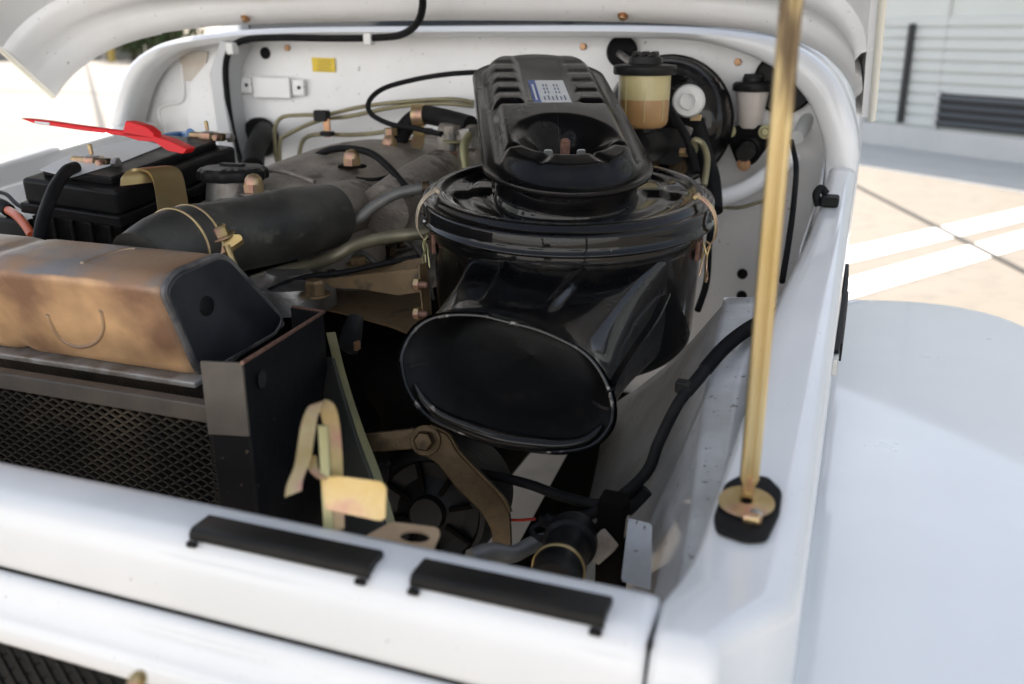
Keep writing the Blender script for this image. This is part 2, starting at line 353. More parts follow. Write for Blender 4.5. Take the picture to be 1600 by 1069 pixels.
# left background wall, posts, trees
LW = thing('boundary_wall', (-30, 34, 0), 'low tan concrete wall far behind the left side of the car park', 'wall')
a0 = W(-120, 96, Z=0); a1 = W(420, 92, Z=0); dd = (a1 - a0).normalized(); dn = Vector((-dd.y, dd.x, 0))
for k in range(8):
    L8 = (a1 - a0).length / 8
    boxo('wall_panel', a0 + dd * L8 * (k + .5) + VZ * .48, (L8 - .05, .3, .96), tanw, LW, .02, ax=(dd, dn, VZ))
boxo('wall_cap', (a0 + a1) / 2 + VZ * 1.0, ((a1 - a0).length, .42, .08), plinth, LW, .01, ax=(dd, dn, VZ))
p0 = W(177, 97, Z=0); PB = thing('bollard', p0, 'yellow painted post in front of the tan wall at the far left', 'bollard')
cyl('post', p0 - dn * .4, VZ, .17, .95, ypaint, PB, 20, .02)
def tree(x, y, h, rad, lab, seed):
    rnd = random.Random(seed); t = thing('tree', (x, y, 0), lab, 'tree')
    tube('trunk', [(x, y, 0), (x + .1, y, h * .35), (x - .05, y + .1, h * .75)], [.16 - .1 * i / 16 for i in range(17)], trunkm, t, 8)
    V, F = [], []
    for k in range(2200):
        th = rnd.uniform(0, 6.283); ph = rnd.uniform(-1, 1); rr = rad * (rnd.random() ** .4) * (1 + .25 * math.sin(3 * th + seed) + .15 * math.sin(7 * th))
        c = Vector((x + rr * math.cos(th) * math.sqrt(1 - ph * ph), y + rr * math.sin(th) * math.sqrt(1 - ph * ph), h * .66 + rr * ph * .8))
        a = Vector((rnd.gauss(0, 1), rnd.gauss(0, 1), rnd.gauss(0, 1))).normalized(); b = a.orthogonal().normalized(); s = rnd.uniform(.06, .16)
        i = len(V); V += [c - a * s, c + b * s * .5, c + a * s, c - b * s * .5]; F.append((i, i + 1, i + 2, i + 3))
    mesh('crown', V, F, leafm, t, smooth=False)
for i, (pxx, Yd, h, r_, lb) in enumerate([(232, 37, 2.7, 1.4, 'small green tree above the wall just left of the cowl'), (205, 39, 2.1, 1.2, 'low bushy tree at the left end of the greenery'), (262, 38, 2.6, 1.5, 'green tree half hidden behind the white cowl')]):
    q = W(pxx, 60, Y=Yd); tree(q.x, Yd, h, r_, lb, i + 3)

# ================================================================= VEHICLE BODY
BODY = thing('vehicle_body', (-.635, 1.0, 0), 'white off-road vehicle body around the open engine bay, with firewall, fender and front panel', 'car')
LN = Vector((0, -.1, 1)).normalized(); LP = Vector((0, .45, 1.10))
def ledge(pxl, off=0.): return [WP(a, b, LP + VZ * off, LN) for a, b in pxl]
# right hood ledge (with its front nose)
inner = [(1090, 855), (1166, 638), (1212, 480), (1262, 372), (1286, 305), (1297, 262)]
outer = [(1345, 256), (1327, 340), (1311, 430), (1296, 540), (1281, 640), (1262, 800)]
def mkledge():
    I = ledge(inner); Ip = resample(catmull([Vector((-.062, .352, 1.1)), Vector((-.064, .376, 1.1))] + I, 6), 44, False)
    O = []
    for p in Ip:
        x1 = -.004
        if p.y < .42: x1 = -.004 - .03 * smooth01(.40, .345, p.y)
        O.append(Vector((x1, p.y, p.z)))
    secs = []
    for a, b in zip(Ip, O):
        secs.append([a + VZ * -.03, a + VZ * -.004 , a + VX * .004, a.lerp(b, .33), a.lerp(b, .66), b - VX * .008, b - VX * .002 - VZ * .003, b - VZ * .010, b - VZ * .06, b - VZ * .15])
    # nose rolling down at the front
    first = secs[0]; nose = []
    for k in range(1, 13):
        t = k / 12
        dy = -.022 * math.sin(t * math.pi / 2) - (.012 * t if t > .5 else 0); dz = -.022 * (1 - math.cos(t * math.pi / 2)) - .05 * t * t
        nose.append([p + Vector((0, dy * (1 - .25 * (i > 6)), dz * (1 if i > 0 else 1))) for i, p in enumerate(first)])
    nose.append([p + Vector((0, -.004, -.12)) for p in nose[-1]])
    secs = list(reversed(nose)) + secs
    return loft('hood_ledge', secs, white, BODY, closed=False, solid=.0015, angle=80)
mkledge()
# lower flange and inner apron
fl = [WP(a, b, LP + VZ * -.03, LN) for a, b in [(1130, 466), (1105, 590), (1085, 750), (1070, 850), (1052, 940)]]
fr_ = [WP(a, b, LP + VZ * -.03, LN) for a, b in [(1230, 466), (1190, 590), (1165, 750), (1150, 850), (1100, 940)]]
A_ = resample(catmull(fl, 6), 24, False); B_ = resample(catmull(fr_, 6), 24, False)
low = [Vector((-.30, 1.20, .84)), Vector((-.262, 1.0, .84)), Vector((-.225, .8, .845)), Vector((-.185, .66, .85)), Vector((-.15, .52, .86)), Vector((-.105, .40, .88))]
C_ = resample(catmull(low, 6), 24, False)
secs = []
for i in range(24):
    a, b, c = A_[i], B_[i], C_[i]; secs.append([b, a + VX * .006, a - VZ * .002 + VX * .0015, a - VZ * .008] + [(a - VZ * .008).lerp(c, t) + VX * .012 * math.sin(t * 3.14) * (1 - i / 23) for t in (.25, .5, .75, 1)])
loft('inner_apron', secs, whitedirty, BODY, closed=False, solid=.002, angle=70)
prism('apron_end', [fl[0], fr_[0], fr_[0] - VZ * .2 + VY * .02, fl[0] - VZ * .2 + VY * .02], VY * .004, whitein, BODY, .001)
for q in [(1100, 690), (1081, 770), (1098, 715), (1150, 520), (1147, 535)]:
    pass
rc = random.Random(9)
V, F = [], []
def speck(c, n, r):
    a, u, v = basis(n); k = rc.randint(4, 6); i = len(V); ph = rc.random() * 6
    for q in range(k):
        t = ph + 2 * math.pi * q / k; rr = r * rc.uniform(.5, 1.2); V.append(c + (u * math.cos(t) + v * math.sin(t) * .7) * rr)
    F.append(tuple(range(i, i + k)))
for k in range(60):
    a_i = rc.randint(1, 22); p = A_[a_i].lerp(B_[a_i], rc.uniform(.05, .8)); speck(p + LN * .0016, LN, rc.uniform(.0003, .0012))
for k in range(34):
    x = rc.uniform(-.9, -.09); speck(Vector((x, rc.uniform(.353, .374), 1.1012)), VZ, rc.uniform(.0001, .0004))
for k in range(40):
    p = WP(rc.uniform(1180, 1290), rc.uniform(380, 900), LP + VZ * .0012, LN)
    if p.x < -.008 and p.x > -.05: speck(p, LN, rc.uniform(.0001, .0005))
o = mesh('paint_chips', V, F, mat('rust_speck', (.05, .028, .016), .8), BODY, smooth=False); o['kind'] = 'stuff'
# fender
def mkfender():
    out = [(-.005, .16), (-.005, 1.375), (.06, 1.395), (.11, 1.405), (.150, 1.395), (.182, 1.35), (.200, 1.27), (.207, 1.18), (.213, 1.0), (.225, .75), (.24, .16)]
    top = resample(catmull([Vector((x, y, 0)) for x, y in out[1:]], 6), 60, False)
    secs = []
    for k, (ins, dz) in enumerate([(.0, -.18), (0., -.05), (.004, -.025), (.015, -.008), (.03, -.001), (.06, .0)]):
        row = []
        for i, p in enumerate(top):
            a, b = top[max(i - 1, 0)], top[min(i + 1, 59)]; t = (b - a).normalized(); nn = Vector((t.y, -t.x, 0))
            q = p - nn * ins
            q.x = max(q.x, -.005)
            zz = .972 - .02 * (p.y - .9) ** 2
            row.append(Vector((q.x, q.y, zz + dz)))
        secs.append(row)
    # inner spine
    row = [Vector((-.005, min(p.y, 1.38) if i > 5 else p.y, .974 - .02 * (p.y - .9) ** 2)) for i, p in enumerate(top)]
    mid = [a.lerp(b, .5) + VZ * .003 for a, b in zip(secs[-1], row)]
    secs += [mid, row]
    return loft('fender', secs, mat('fender_paint', (.77, .785, .79), .32, 0, .7, c2=(.74, .755, .76), scale=5, c3=(.62, .61, .59), s3=320, lo3=.77, hi3=.83, bump=.04, bscale=12, rvar=.06), BODY, closed=False, angle=80)
mkfender()
# firewall
FY = 1.42
fw = [(-1.16, .74), (-1.16, 1.20), (-1.14, 1.27), (-1.08, 1.32), (-.95, 1.35), (-.64, 1.356), (-.30, 1.352), (-.18, 1.343), (-.11, 1.32), (-.06, 1.28), (-.035, 1.21), (-.03, 1.10), (-.03, .74)]
prism('firewall', [Vector((x, FY, z)) for x, z in fw], VY * .01, whitein, BODY, .001)
# raised round tunnel swelling in the firewall (behind the engine)
sw = []
for ring, (sx, sz, dy) in enumerate([(.27, .19, 0), (.235, .158, -.003), (.19, .12, -.006), (.0001, .0001, -.0065)]):
    sw.append([Vector((-.62 + sx * math.cos(a), FY - .0005 + dy, 1.13 + sz * math.sin(a) * (1 if math.sin(a) > 0 else 2.2))) for a in [2 * math.pi * k / 48 for k in range(48)]])
loft('firewall_swelling', sw, whitein, BODY, angle=80)
# left wing panel and post of the cowl
prism('cowl_side_panel', [W(a, b, Y=1.44) for a, b in [(200, 250), (200, 180), (222, 120), (262, 92), (345, 70), (345, 250)]], VY * .008, whitein, BODY, .002)
prism('cowl_patch', [W(a, b, Y=1.436) for a, b in [(277, 82), (325, 80), (318, 125), (289, 127)]], VY * .003, mat('tan_sealer', (.60, .52, .43), .6, c2=(.66, .62, .55), scale=30), BODY, .001)
tube('cowl_panel_bead', [W(a, b, Y=1.438) for a, b in [(262, 215), (250, 190), (248, 170), (262, 163), (283, 158), (287, 140), (283, 100)]], .004, whitein, BODY, 8)
prism('cowl_post', [W(a, b, Y=1.36) for a, b in [(343, 63), (365, 68), (352, 105), (350, 150), (368, 250), (385, 300), (345, 300), (338, 200), (326, 115)]], VY * .05, mat('post_paint', (.50, .51, .52), .45, 0, .3), BODY, .004)
# cowl rim swept round the outer profile
prof = [(-1.293, 1.10), (-1.288, 1.182), (-1.262, 1.245), (-1.235, 1.285), (-1.195, 1.315), (-1.115, 1.340), (-.931, 1.356), (-.627, 1.359), (-.322, 1.359), (-.185, 1.352), (-.105, 1.336), (-.048, 1.297), (-.014, 1.235), (-.003, 1.18), (-.003, 1.08)]
Pp = resample(catmull([Vector((x, 1.36, z)) for x, z in prof], 6), 90, False)
secs = []
for i, p in enumerate(Pp):
    t = (Pp[min(i + 1, 89)] - Pp[max(i - 1, 0)]).normalized(); nn = Vector((t.z, 0, -t.x))   # inward
    k = .016 + .026 * smooth01(-.25, -.05, p.x) + .010 * smooth01(-1.1, -1.26, p.x)
    f = p - VY * .03 * smooth01(-.2, -.02, p.x)
    secs.append([f + nn * k + VY * .062, f + nn * k + VY * .01, f + nn * (k - .004) + VY * .002, f + nn * k * .5 - VY * .003, f + nn * .006 + VY * .0, f + nn * .0015 + VY * .004, p + VY * .014, p + VY * .10])
loft('cowl_rim', secs, white, BODY, closed=False, solid=.0015, angle=80)
# cowl top towards windscreen
secs = []
for i in range(0, 90, 3):
    p = Pp[i]; secs.append([p + VY * .095, p + VY * .30 + VZ * .0])
loft('cowl_top', secs, white, BODY, closed=False, solid=.002)
# white vent strip on top of the cowl (seen between hood and cowl at the left)
# left ledge
secs = []
for Yq in [.40 + .05 * k for k in range(21)]:
    z0 = 1.10 + .1 * max(0, Yq - .45)
    secs.append([Vector((-1.27, Yq, z0 - .13)), Vector((-1.27, Yq, z0 - .008)), Vector((-1.262, Yq, z0)), Vector((-1.222, Yq, z0)), Vector((-1.216, Yq, z0 - .006)), Vector((-1.216, Yq, z0 - .03)), Vector((-1.19, Yq, z0 - .03)), Vector((-1.05, Yq, z0 - .25))])
loft('hood_ledge', secs, white, BODY, closed=False, solid=.0015, angle=60)
# front panel
pp = [(.40, 1.055), (.382, 1.075), (.3795, 1.094), (.376, 1.0985), (.37, 1.10), (.352, 1.0995), (.346, 1.0975), (.342, 1.093), (.339, 1.086), (.3368, 1.076), (.335, 1.062), (.3355, 1.0585), (.340, 1.0575)]
secs = []
for xq, z_ in [(-1.22, 0), (-1.0, 0), (-.5, 0), (-.2, 0), (-.09, 0), (-.072, 0), (-.0665, -.001), (-.0655, -.005), (-.0655, -.03)]:
    secs.append([Vector((xq, y, z + z_)) for y, z in pp])
loft('front_panel', secs, white, BODY, closed=False, solid=.0015, angle=80)
pp2 = [(.345, 1.0540), (.3345, 1.0538), (.3325, 1.0525), (.3305, 1.046), (.327, 1.039), (.3225, 1.0335), (.3195, 1.029), (.3185, 1.021), (.322, 1.016), (.335, 1.015)]
secs = [[Vector((xq, y, z)) for y, z in pp2] for xq in (-1.22, -.9, -.6, -.3, -.12, -.068)]
loft('grille_bezel', secs, white, BODY, closed=False, solid=.001, angle=80)
boxo('panel_gap', (-.64, .3413, 1.0562), (1.14, .0105, .0085), hole, BODY, .0002)
# right end seam, dark filler behind it
boxo('seam_filler', (-.0635, .362, 1.06), (.0016, .036, .07), hole, BODY, .0002)
# radiator grille mesh (bottom left corner)
def grille():
    V, F = [], []
    for k in range(60):
        for s in (-1, 1):
            x0 = -.75 + k * .012; a = Vector((x0, .322 - .001 * s, 1.016)); b = Vector((x0 + s * .040, .312 - .001 * s, .970))
            t = Vector((.0009, 0, 0)); t2 = Vector((0, -.002, 0)); i = len(V)
            V += [a - t, a + t, b + t, b - t, a - t + t2, a + t + t2, b + t + t2, b - t + t2]
            F += [(i, i + 1, i + 2, i + 3), (i + 4, i + 5, i + 6, i + 7), (i, i + 4, i + 7, i + 3), (i + 1, i + 5, i + 6, i + 2)]
    o = mesh('grille_mesh', V, F, satin, BODY, smooth=False); o['kind'] = 'stuff'
    boxo('grille_back', (-.5, .335, .99), (.6, .006, .05), hole, BODY, .001)
grille()
bolt(W(215, 1064, D=.39), Vector((0, -.6, .8)), .003, zinc, BODY, True, name='bezel_bolt')
# bumper rubber pads
def pad_at(q, lab, nm):
    P = [W(a, b, Z=1.1045) for a, b in q]
    t = thing('rubber_pad', sum(P, Vector()) / 4, lab, 'rubber bumper', 'black rubber strips on the front panel')
    c = sum(P, Vector()) / 4; x0, x1 = min(p.x for p in P), max(p.x for p in P)
    sec = [(.3665, 1.1005), (.3665, 1.1042), (.3655, 1.1052), (.350, 1.1052), (.3475, 1.1045), (.3455, 1.102), (.3455, 1.0975), (.3475, 1.0965)]
    secs = [[Vector((x, c.y + (y - .356) * .80, 1.0965 + (z - 1.0965) * .86 + .0006 + dz)) for y, z in sec] for x, dz in ((x0, -.0006), (x0 + .0008, 0), (x1 - .0008, 0), (x1, -.0006))]
    loft('strip', secs, pad, t, caps=True, angle=40)
    for xe in (x0 + .003, x1 - .003):
        boxo('hook_foot', (xe, c.y - .0105, 1.0968), (.006, .003, .003), pad, t, .0008)
pad_at([(330, 800), (588, 860), (305, 825), (570, 890)], 'black rubber strip on the white front panel below the gold latch bracket', 1)
pad_at([(665, 868), (960, 925), (638, 900), (940, 970)], 'black rubber strip at the right end of the white front panel, below the air horn', 2)
# ribs / bracing on right inner wall near firewall
def shelf():
    a = [W(1245, 215, D=1.30), W(1262, 185, D=1.33), W(1286, 147, D=1.36)]
    tube('cowl_brace', a, .010, white, BODY, 12)
    b = [W(1120, 312, D=1.28), W(1165, 296, D=1.30), W(1215, 262, D=1.30), W(1240, 240, D=1.30)]
    tube('apron_bead', b, .013, whitein, BODY, 12)
    secs = []
    for (x, y, zt0) in [(-.046, 1.42, 1.24), (-.046, 1.3, 1.16), (-.046, 1.2, 1.15), (-.050, 1.02, 1.13)]:
        secs.append([Vector((x, y, z)) for z in (zt0, zt0 - .01, 1.08, .9)])
    loft('side_wall', secs, whitein, BODY, closed=False, solid=.002)
    tube('side_wall_bead', [(-.047, 1.40, 1.20), (-.048, 1.32, 1.15), (-.048, 1.27, 1.12), (-.048, 1.27, 1.06), (-.048, 1.33, 1.02)], .003, whitein, BODY, 8)
shelf()
# firewall details
def fpt(a, b, o=0): return W(a, b, Y=FY - o)
for (a, b) in [(450, 75), (912, 73), (1153, 97), (453, 251)]:
    bolt(fpt(a, b), -VY, .0055, copper, BODY, False, name='screw')
for (a, b, rr) in [(415, 83, .010), (1160, 428, .008), (1159, 462, .008)]:
    lathe('plug', [(rr, 0), (rr, .002), (rr * .8, .004), (rr * .2, .0045)], fpt(a, b, 0), -VY, rubber, BODY)
# bracket plate pressed on the firewall
br = boxo('fuse_bracket', fpt(425, 137, .012), (.075, .008, .036), whitein, BODY, .003)
for q in ((385, 133), (467, 137)):
    t = boxo('bracket_tab', fpt(q[0], q[1], .008), (.024, .008, .028), whitein, br, .003)
lathe('tab_hole', [(.003, 0), (.003, .001)], fpt(385, 133, .0125), -VY, hole, BODY); lathe('tab_hole', [(.003, 0), (.003, .001)], fpt(467, 137, .0125), -VY, hole, BODY)
st = prism('warning_sticker', [fpt(a, b, .003) for a, b in [(487, 90), (523, 91), (524, 113), (489, 112)]], -VY * .0006, yel, None, .0001)
tag(st, 'yellow warning sticker on the white firewall left of centre', 'sticker')
for k in range(5):
    boxo('print_line', fpt(506, 94.5 + k * 3.8, .0042), (.027 - .004 * (k % 2), .0003, .0012), yink, st, 0)
# seals (rubber weatherstrip on the firewall) with clips
seal = tube('weatherstrip', [fpt(a, b, o) for a, b, o in [(378, 262, .05), (362, 200, .05), (354, 140, .055), (353, 100, .06), (362, 75, .07), (385, 62, .07), (440, 59, .07), (520, 60, .075), (590, 59, .08), (628, 54, .10), (652, 36, .13), (660, 12, .16), (660, -12, .18)]], .0055, rubber, None, 10)
tag(seal, 'black rubber hose clipped along the top left of the firewall rising to the hood', 'hose')
for q in ((363, 76), (577, 61)):
    c = boxo('clip', fpt(q[0], q[1], .078), (.014, .018, .019), nylon, None, .003)
    tag(c, 'white nylon clip at the %s of the firewall holding the black hose' % ('top left corner' if q[0] < 400 else 'top centre'), 'clip', 'white nylon hose clips')
# engine mount mass, frame rail, cross member
tube_pts = [W(940, 700, Z=.78), W(870, 850, Z=.78)]
dv = (tube_pts[1] - tube_pts[0]).normalized()
prism('frame_rail', [p + o for p, o in ((tube_pts[0] - dv * .9, VX * -.045), (tube_pts[1] + dv * .3, VX * -.045), (tube_pts[1] + dv * .3, VX * .035), (tube_pts[0] - dv * .9, VX * .035))], -VZ * .11, iron, BODY, .004)
boxo('cross_member', (-.62, .50, .78), (1.1, .10, .14), iron, BODY, .006)
boxo('lower_apron', (-1.02, .8, .86), (.06, .9, .4), iron, BODY, .004)
# simple cab behind the cowl: doors, windscreen frame, roof
boxo('cab_side', (-.035, 2.7, .86), (.05, 2.6, .55), white, BODY, .02)
boxo('cab_side', (-1.235, 2.7, .76), (.05, 2.6, .75), white, BODY, .02)
boxo('cab_floor', (-.635, 2.85, .56), (1.2, 2.3, .06), iron, BODY, .01)
for x in (-.06, -1.21):
    boxo('windscreen_pillar', (x, 1.66, 1.53), (.05, .05, .42), white, BODY, .01)
boxo('windscreen', (-.635, 1.66, 1.53), (1.09, .006, .40), glassm, BODY, .001)
boxo('windscreen_header', (-.635, 1.66, 1.76), (1.2, .06, .05), white, BODY, .01)
boxo('roof', (-.635, 2.4, 1.81), (1.26, 1.6, .04), white, BODY, .02)
boxo('cab_back', (-.635, 3.12, 1.3), (1.2, .05, 1.0), white, BODY, .02)

# ================================================================= HOOD
def mkhood():
    th = R(40); Yh, Zh = 1.352, 1.378
    uf = Vector((0, -math.cos(th), math.sin(th))); dn_ = Vector((0, -math.sin(th), -math.cos(th)))
    H = thing('hood', (-.635, Yh, Zh), 'white hood propped open above the engine bay, its underside showing', 'hood')
    def prof_(k=0.):
        pts = []
        cfg = [(-.655, .168), (-.648, .14), (-.628, .105), (-.59, .070), (-.53, .042), (-.44, .022), (-.30, .010), (0, .004), (.30, .008), (.44, .018), (.52, .032), (.575, .056), (.612, .090), (.635, .13), (.642, .165)]
        for x, v in cfg: pts.append(Vector((x, v, 0)))
        return resample(catmull(pts, 6), 80, False)
    Pq = prof_()
    def T(x, v, u): return Vector((-.635 + x, Yh, Zh)) + dn_ * v + uf * u
    # outer skin
    secs = []
    for u in (-.004, .0, .1, .3, .5, .7, .9, 1.02, 1.05):
        s = 1 - .03 * u
        secs.append([T(p.x * s, p.y - (.0 if u < 1.04 else -.015), u) for p in Pq])
    loft('hood_skin', secs, white, H, closed=False, solid=.002, angle=80)
    # inner frame: rounded rail running along the rear edge and down both skirts
    def inset(p, i, k):
        a, b = Pq[max(i - 1, 0)], Pq[min(i + 1, 79)]; t = (b - a).normalized(); nn = Vector((-t.y, t.x, 0))
        q = p + nn * k; return q
    secs = []
    for i, p in enumerate(Pq):
        row = []
        for u, k in [(.002, .002), (.003, .012), (.010, .019), (.040, .021), (.050, .016), (.056, .014), (.075, .016), (.085, .024), (.11, .026), (.122, .020), (.128, .004)]:
            q = inset(p, i, k); row.append(T(q.x, q.y, u))
        secs.append(row)
    loft('hood_inner_frame', secs, whitein, H, closed=False, angle=60)
    # skirt rails up both sides
    for side in (0, 79):
        rng = list(range(0, 14)) if side == 0 else list(range(66, 80))
        secs = []
        for u in [.001, .06] + [.12 + .0725 * k for k in range(13)]:
            row = [T(Pq[i].x * (1 - .03 * u), Pq[i].y, u) for i in rng]; 
            row2 = []
            for i in reversed(rng):
                q = inset(Pq[i], i, .012); row2.append(T(q.x * (1 - .03 * u), q.y, u))
            secs.append(row + row2)
        loft('skirt_rail', secs, white, H, angle=50)
    # cross ribs of the underside
    for u in (.45, .78):
        secs = []
        for i in range(6, 74):
            row = []
            for du, k in [(-.045, .002), (-.03, .016), (.03, .016), (.045, .002)]:
                q = inset(Pq[i], i, k); row.append(T(q.x * .98, q.y, u + du))
            secs.append(row)
        loft('hood_rib', secs, whitein, H, closed=False, angle=50)
    for a, b in ((352, 11), (376, 10)):
        pass
    # added dark panel under the hood, unseen, darkens reflections on the air cleaner
    secs = []
    for u in (.20, .205, .5, .8, .945, .95):
        row = []
        for i in range(12, 68):
            q = inset(Pq[i], i, .026 if .2 < u < .95 else .018); row.append(T(q.x * .96, q.y, u))
        secs.append(row)
    loft('added_dark_panel', secs, mat('added_panel_dark', (.05, .044, .038), .9, 0, 0, spec=.1, c2=(.035, .03, .026), scale=20, bump=.3, bscale=100), H, closed=False, angle=60)
    for x in (-.30, .31):
        bolt(T(x, .034, .03), dn_, .005, copper, H, True, name='hood_bolt')
    # folded flange along the skirt bottom
    for sgn in (-1, 1):
        e = Pq[0] if sgn < 0 else Pq[-1]
        P_ = [T(e.x * (1 - .03 * u), e.y, u) for u in (-.004, .15, .4, .7, 1.0)]
        tube('skirt_edge', P_, .0045, cream, H, 10)
    return T
HT = mkhood()

# prop rod
def rod():
    base = W(1166, 785, Z=1.1365); base = WP(1168, 782, LP + VZ * .001, LN)
    up = W(1237, 0, D=.415)
    d = (up - base).normalized()
    # run it up until just under the hood skin
    th = R(40); Yh, Zh = 1.352, 1.378; nrm = Vector((0, math.sin(th), math.cos(th)))
    tt = ((Vector((0, Yh, Zh)) - base).dot(nrm)) / d.dot(nrm)
    top = base + d * (tt - .05)
    t = thing('prop_rod', base, 'yellow zinc plated hood prop rod standing on the right ledge', 'prop rod')
    side = d.cross(TOCAM).normalized(); side = -side if side.x < 0 else side; fw_ = side.cross(d).normalized()
    if fw_.y > 0: fw_ = -fw_
    # U channel section, open towards the rear, folded lips
    hw, dp = .0048, .006
    sec = [(-hw, dp * .5), (-hw, -dp * .35), (-hw * .75, -dp * .5), (-hw * .25, -dp * .5), (-hw * .12, -dp * .33), (hw * .12, -dp * .33), (hw * .25, -dp * .5), (hw * .75, -dp * .5), (hw, -dp * .35), (hw, dp * .5), (hw * .7, dp * .5), (hw * .6, 0), (-hw * .6, 0), (-hw * .7, dp * .5)]
    secs = []
    for s in (.010, .014, .10, .2, .3, .5, (top - base).length):
        k = 1 if s > .012 else .7
        secs.append([base + d * s + side * a * k - fw_ * b * k for a, b in sec])
    loft('channel', secs, rodm, t, caps=True, angle=35)
    # foot: grommet, washer, pin
    g = [WP(a, b, LP + VZ * .0012, LN) for a, b in [(1132, 762), (1160, 748), (1200, 752), (1222, 775), (1218, 808), (1198, 850), (1165, 852), (1118, 836), (1114, 815)]]
    t2 = thing('rubber_grommet', sum(g, Vector()) / len(g), 'black square rubber grommet under the foot of the prop rod', 'grommet')
    prism('grommet_plate', rounded(g, .004), VZ * .0035, rubber, t2, .0012)
    wc = WP(1166, 786, LP + VZ * .0055, LN)
    lathe('washer', [(.0035, 0), (.0145, 0), (.015, .0004), (.015, .0012), (.0146, .0016), (.0035, .0016)], wc, LN, zinc, t, 40, caps=False)
    tube('pin', [base + d * .016, base + d * .004, base - d * .002 + Vector((.002, -.004, .002))], .0035, pinkz, t, 12)
    cyl('pin_head', WP(1163, 808, LP + VZ * .0065, LN), Vector((1, -.3, .15)), .0030, .009, pinkz, t, 14)
    cyl('pin_stub', WP(1178, 802, LP + VZ * .0065, LN), Vector((.3, -.6, .15)), .0032, .006, alu2, t, 14)
    boxo('rod_tip', top + d * .02, (.012, .006, .05), rodm, t, .002, ax=(side, fw_, d))
rod()
# hood latch strip on ledge side and rubber stop
lt = thing('hood_latch', (.0, 1.0, 1.05), 'black rubber covered latch strip hanging on the outer side of the right ledge', 'latch')
LX = .004
tube('latch_strip', [W(1309, 424, X=-.001) * 1.0, W(1306, 470, X=-.001), W(1300, 515, X=-.001), W(1293, 560, X=-.001)], .005, rubber, lt, 10) if False else None
Lp = [Vector((-.002, 1.05, 1.103)), Vector((-.0005, .97, 1.102)), Vector((-.0005, .88, 1.101)), Vector((-.001, .80, 1.100)), Vector((-.002, .75, 1.100))]
band('latch_strip', Lp, Vector((0.0003, .002, .008)), .0045, rubber, lt, bevel=.001)
band('latch_strap', [p + Vector((.003, -.01, -.006)) for p in Lp[1:4]], Vector((0, .003, .007)), .002, satin, lt, bevel=.0005)
boxo('latch_clip', Vector((-.0015, .745, 1.098)), (.004, .018, .014), steel, lt, .001)
sp_ = thing('rubber_stop', ledge([(1292, 318)])[0], 'small black rubber stop on the rear end of the right ledge', 'rubber stop')
c0 = ledge([(1297, 322)])[0]
boxo('block', c0 + VZ * .006 + VX * -.001, (.020, .030, .011), rubber, sp_, .003)
tube('loop', [c0 + Vector((-.012, -.004, .0)), c0 + Vector((-.016, 0, .012)), c0 + Vector((-.012, .008, .018)), c0 + Vector((-.006, .010, .012))], .0045, rubber, sp_, 10)

# ================================================================= AIR CLEANER
AC = thing('air_cleaner', W(886, 460, D=.93), 'glossy black round air cleaner with oval top cover and wide intake horn', 'air cleaner')
OC = W(886, 316, D=.93)
AX = (VZ + TOCAM * math.tan(R(5.5))).normalized(); AU = TOCAM - AX * TOCAM.dot(AX); AU.normalize(); AV = AX.cross(AU)   # AU points to the camera
# AV: sideways
def ac(r, th, h): return OC + AX * h + (AU * math.cos(th) + AV * math.sin(th)) * r
RL = .146
def lidh(r, th):
    # stamped lid relief
    if r > .1375: return .010
    h = .010 + .006 * smooth01(.1385, .133, r)
    h -= .004 * smooth01(.126, .121, r)
    h += .0025 * smooth01(.100, .094, r)
    # kidney recesses
    for c in (0.95, -0.95, 2.45, -2.45, 0.0):
        dth = (th - c + math.pi) % (2 * math.pi) - math.pi
        wid = .60 if c else .32
        rin = .070 if c else .080
        m_ = smooth01(wid, wid - .16, abs(dth)) * smooth01(rin, rin + .008, r) * smooth01(.119 if c else .112, .108 if c else .102, r)
        h -= (.0055 if c else .003) * m_
    return h
secs = []
NT = 128
angs = [2 * math.pi * k / NT for k in range(NT)]
rr_ = [.030, .050, .060, .066, .070, .074, .078, .082, .088, .094, .097, .100, .103, .106, .109, .112, .115, .118, .1205, .123, .1255, .128, .131, .133, .1345, .136, .1375]
for r in rr_: secs.append([ac(r, a, lidh(r, a)) for a in angs])
for r, h in [(.1400, .0095), (.1425, .0098), (.1440, .0088), (.1446, .007), (.1448, -.001), (.1458, -.0055), (.1472, -.0068), (.1478, -.0085), (.1470, -.0098), (.1440, -.010), (.137, -.0095)]:
    secs.append([ac(r, a, h) for a in angs])
loft('lid', secs, gloss, AC, angle=80)
# canister
secs = [[ac(r, a, h) for a in angs] for r, h in [(.136, -.008), (.1365, -.014), (.1375, -.018), (.1375, -.024), (.1360, -.027), (.1350, -.031), (.1345, -.06), (.1335, -.09), (.1325, -.125), (.131, -.134), (.126, -.141), (.118, -.145), (.06, -.147), (.001, -.147)]]
loft('canister', secs, gloss, AC, angle=80)
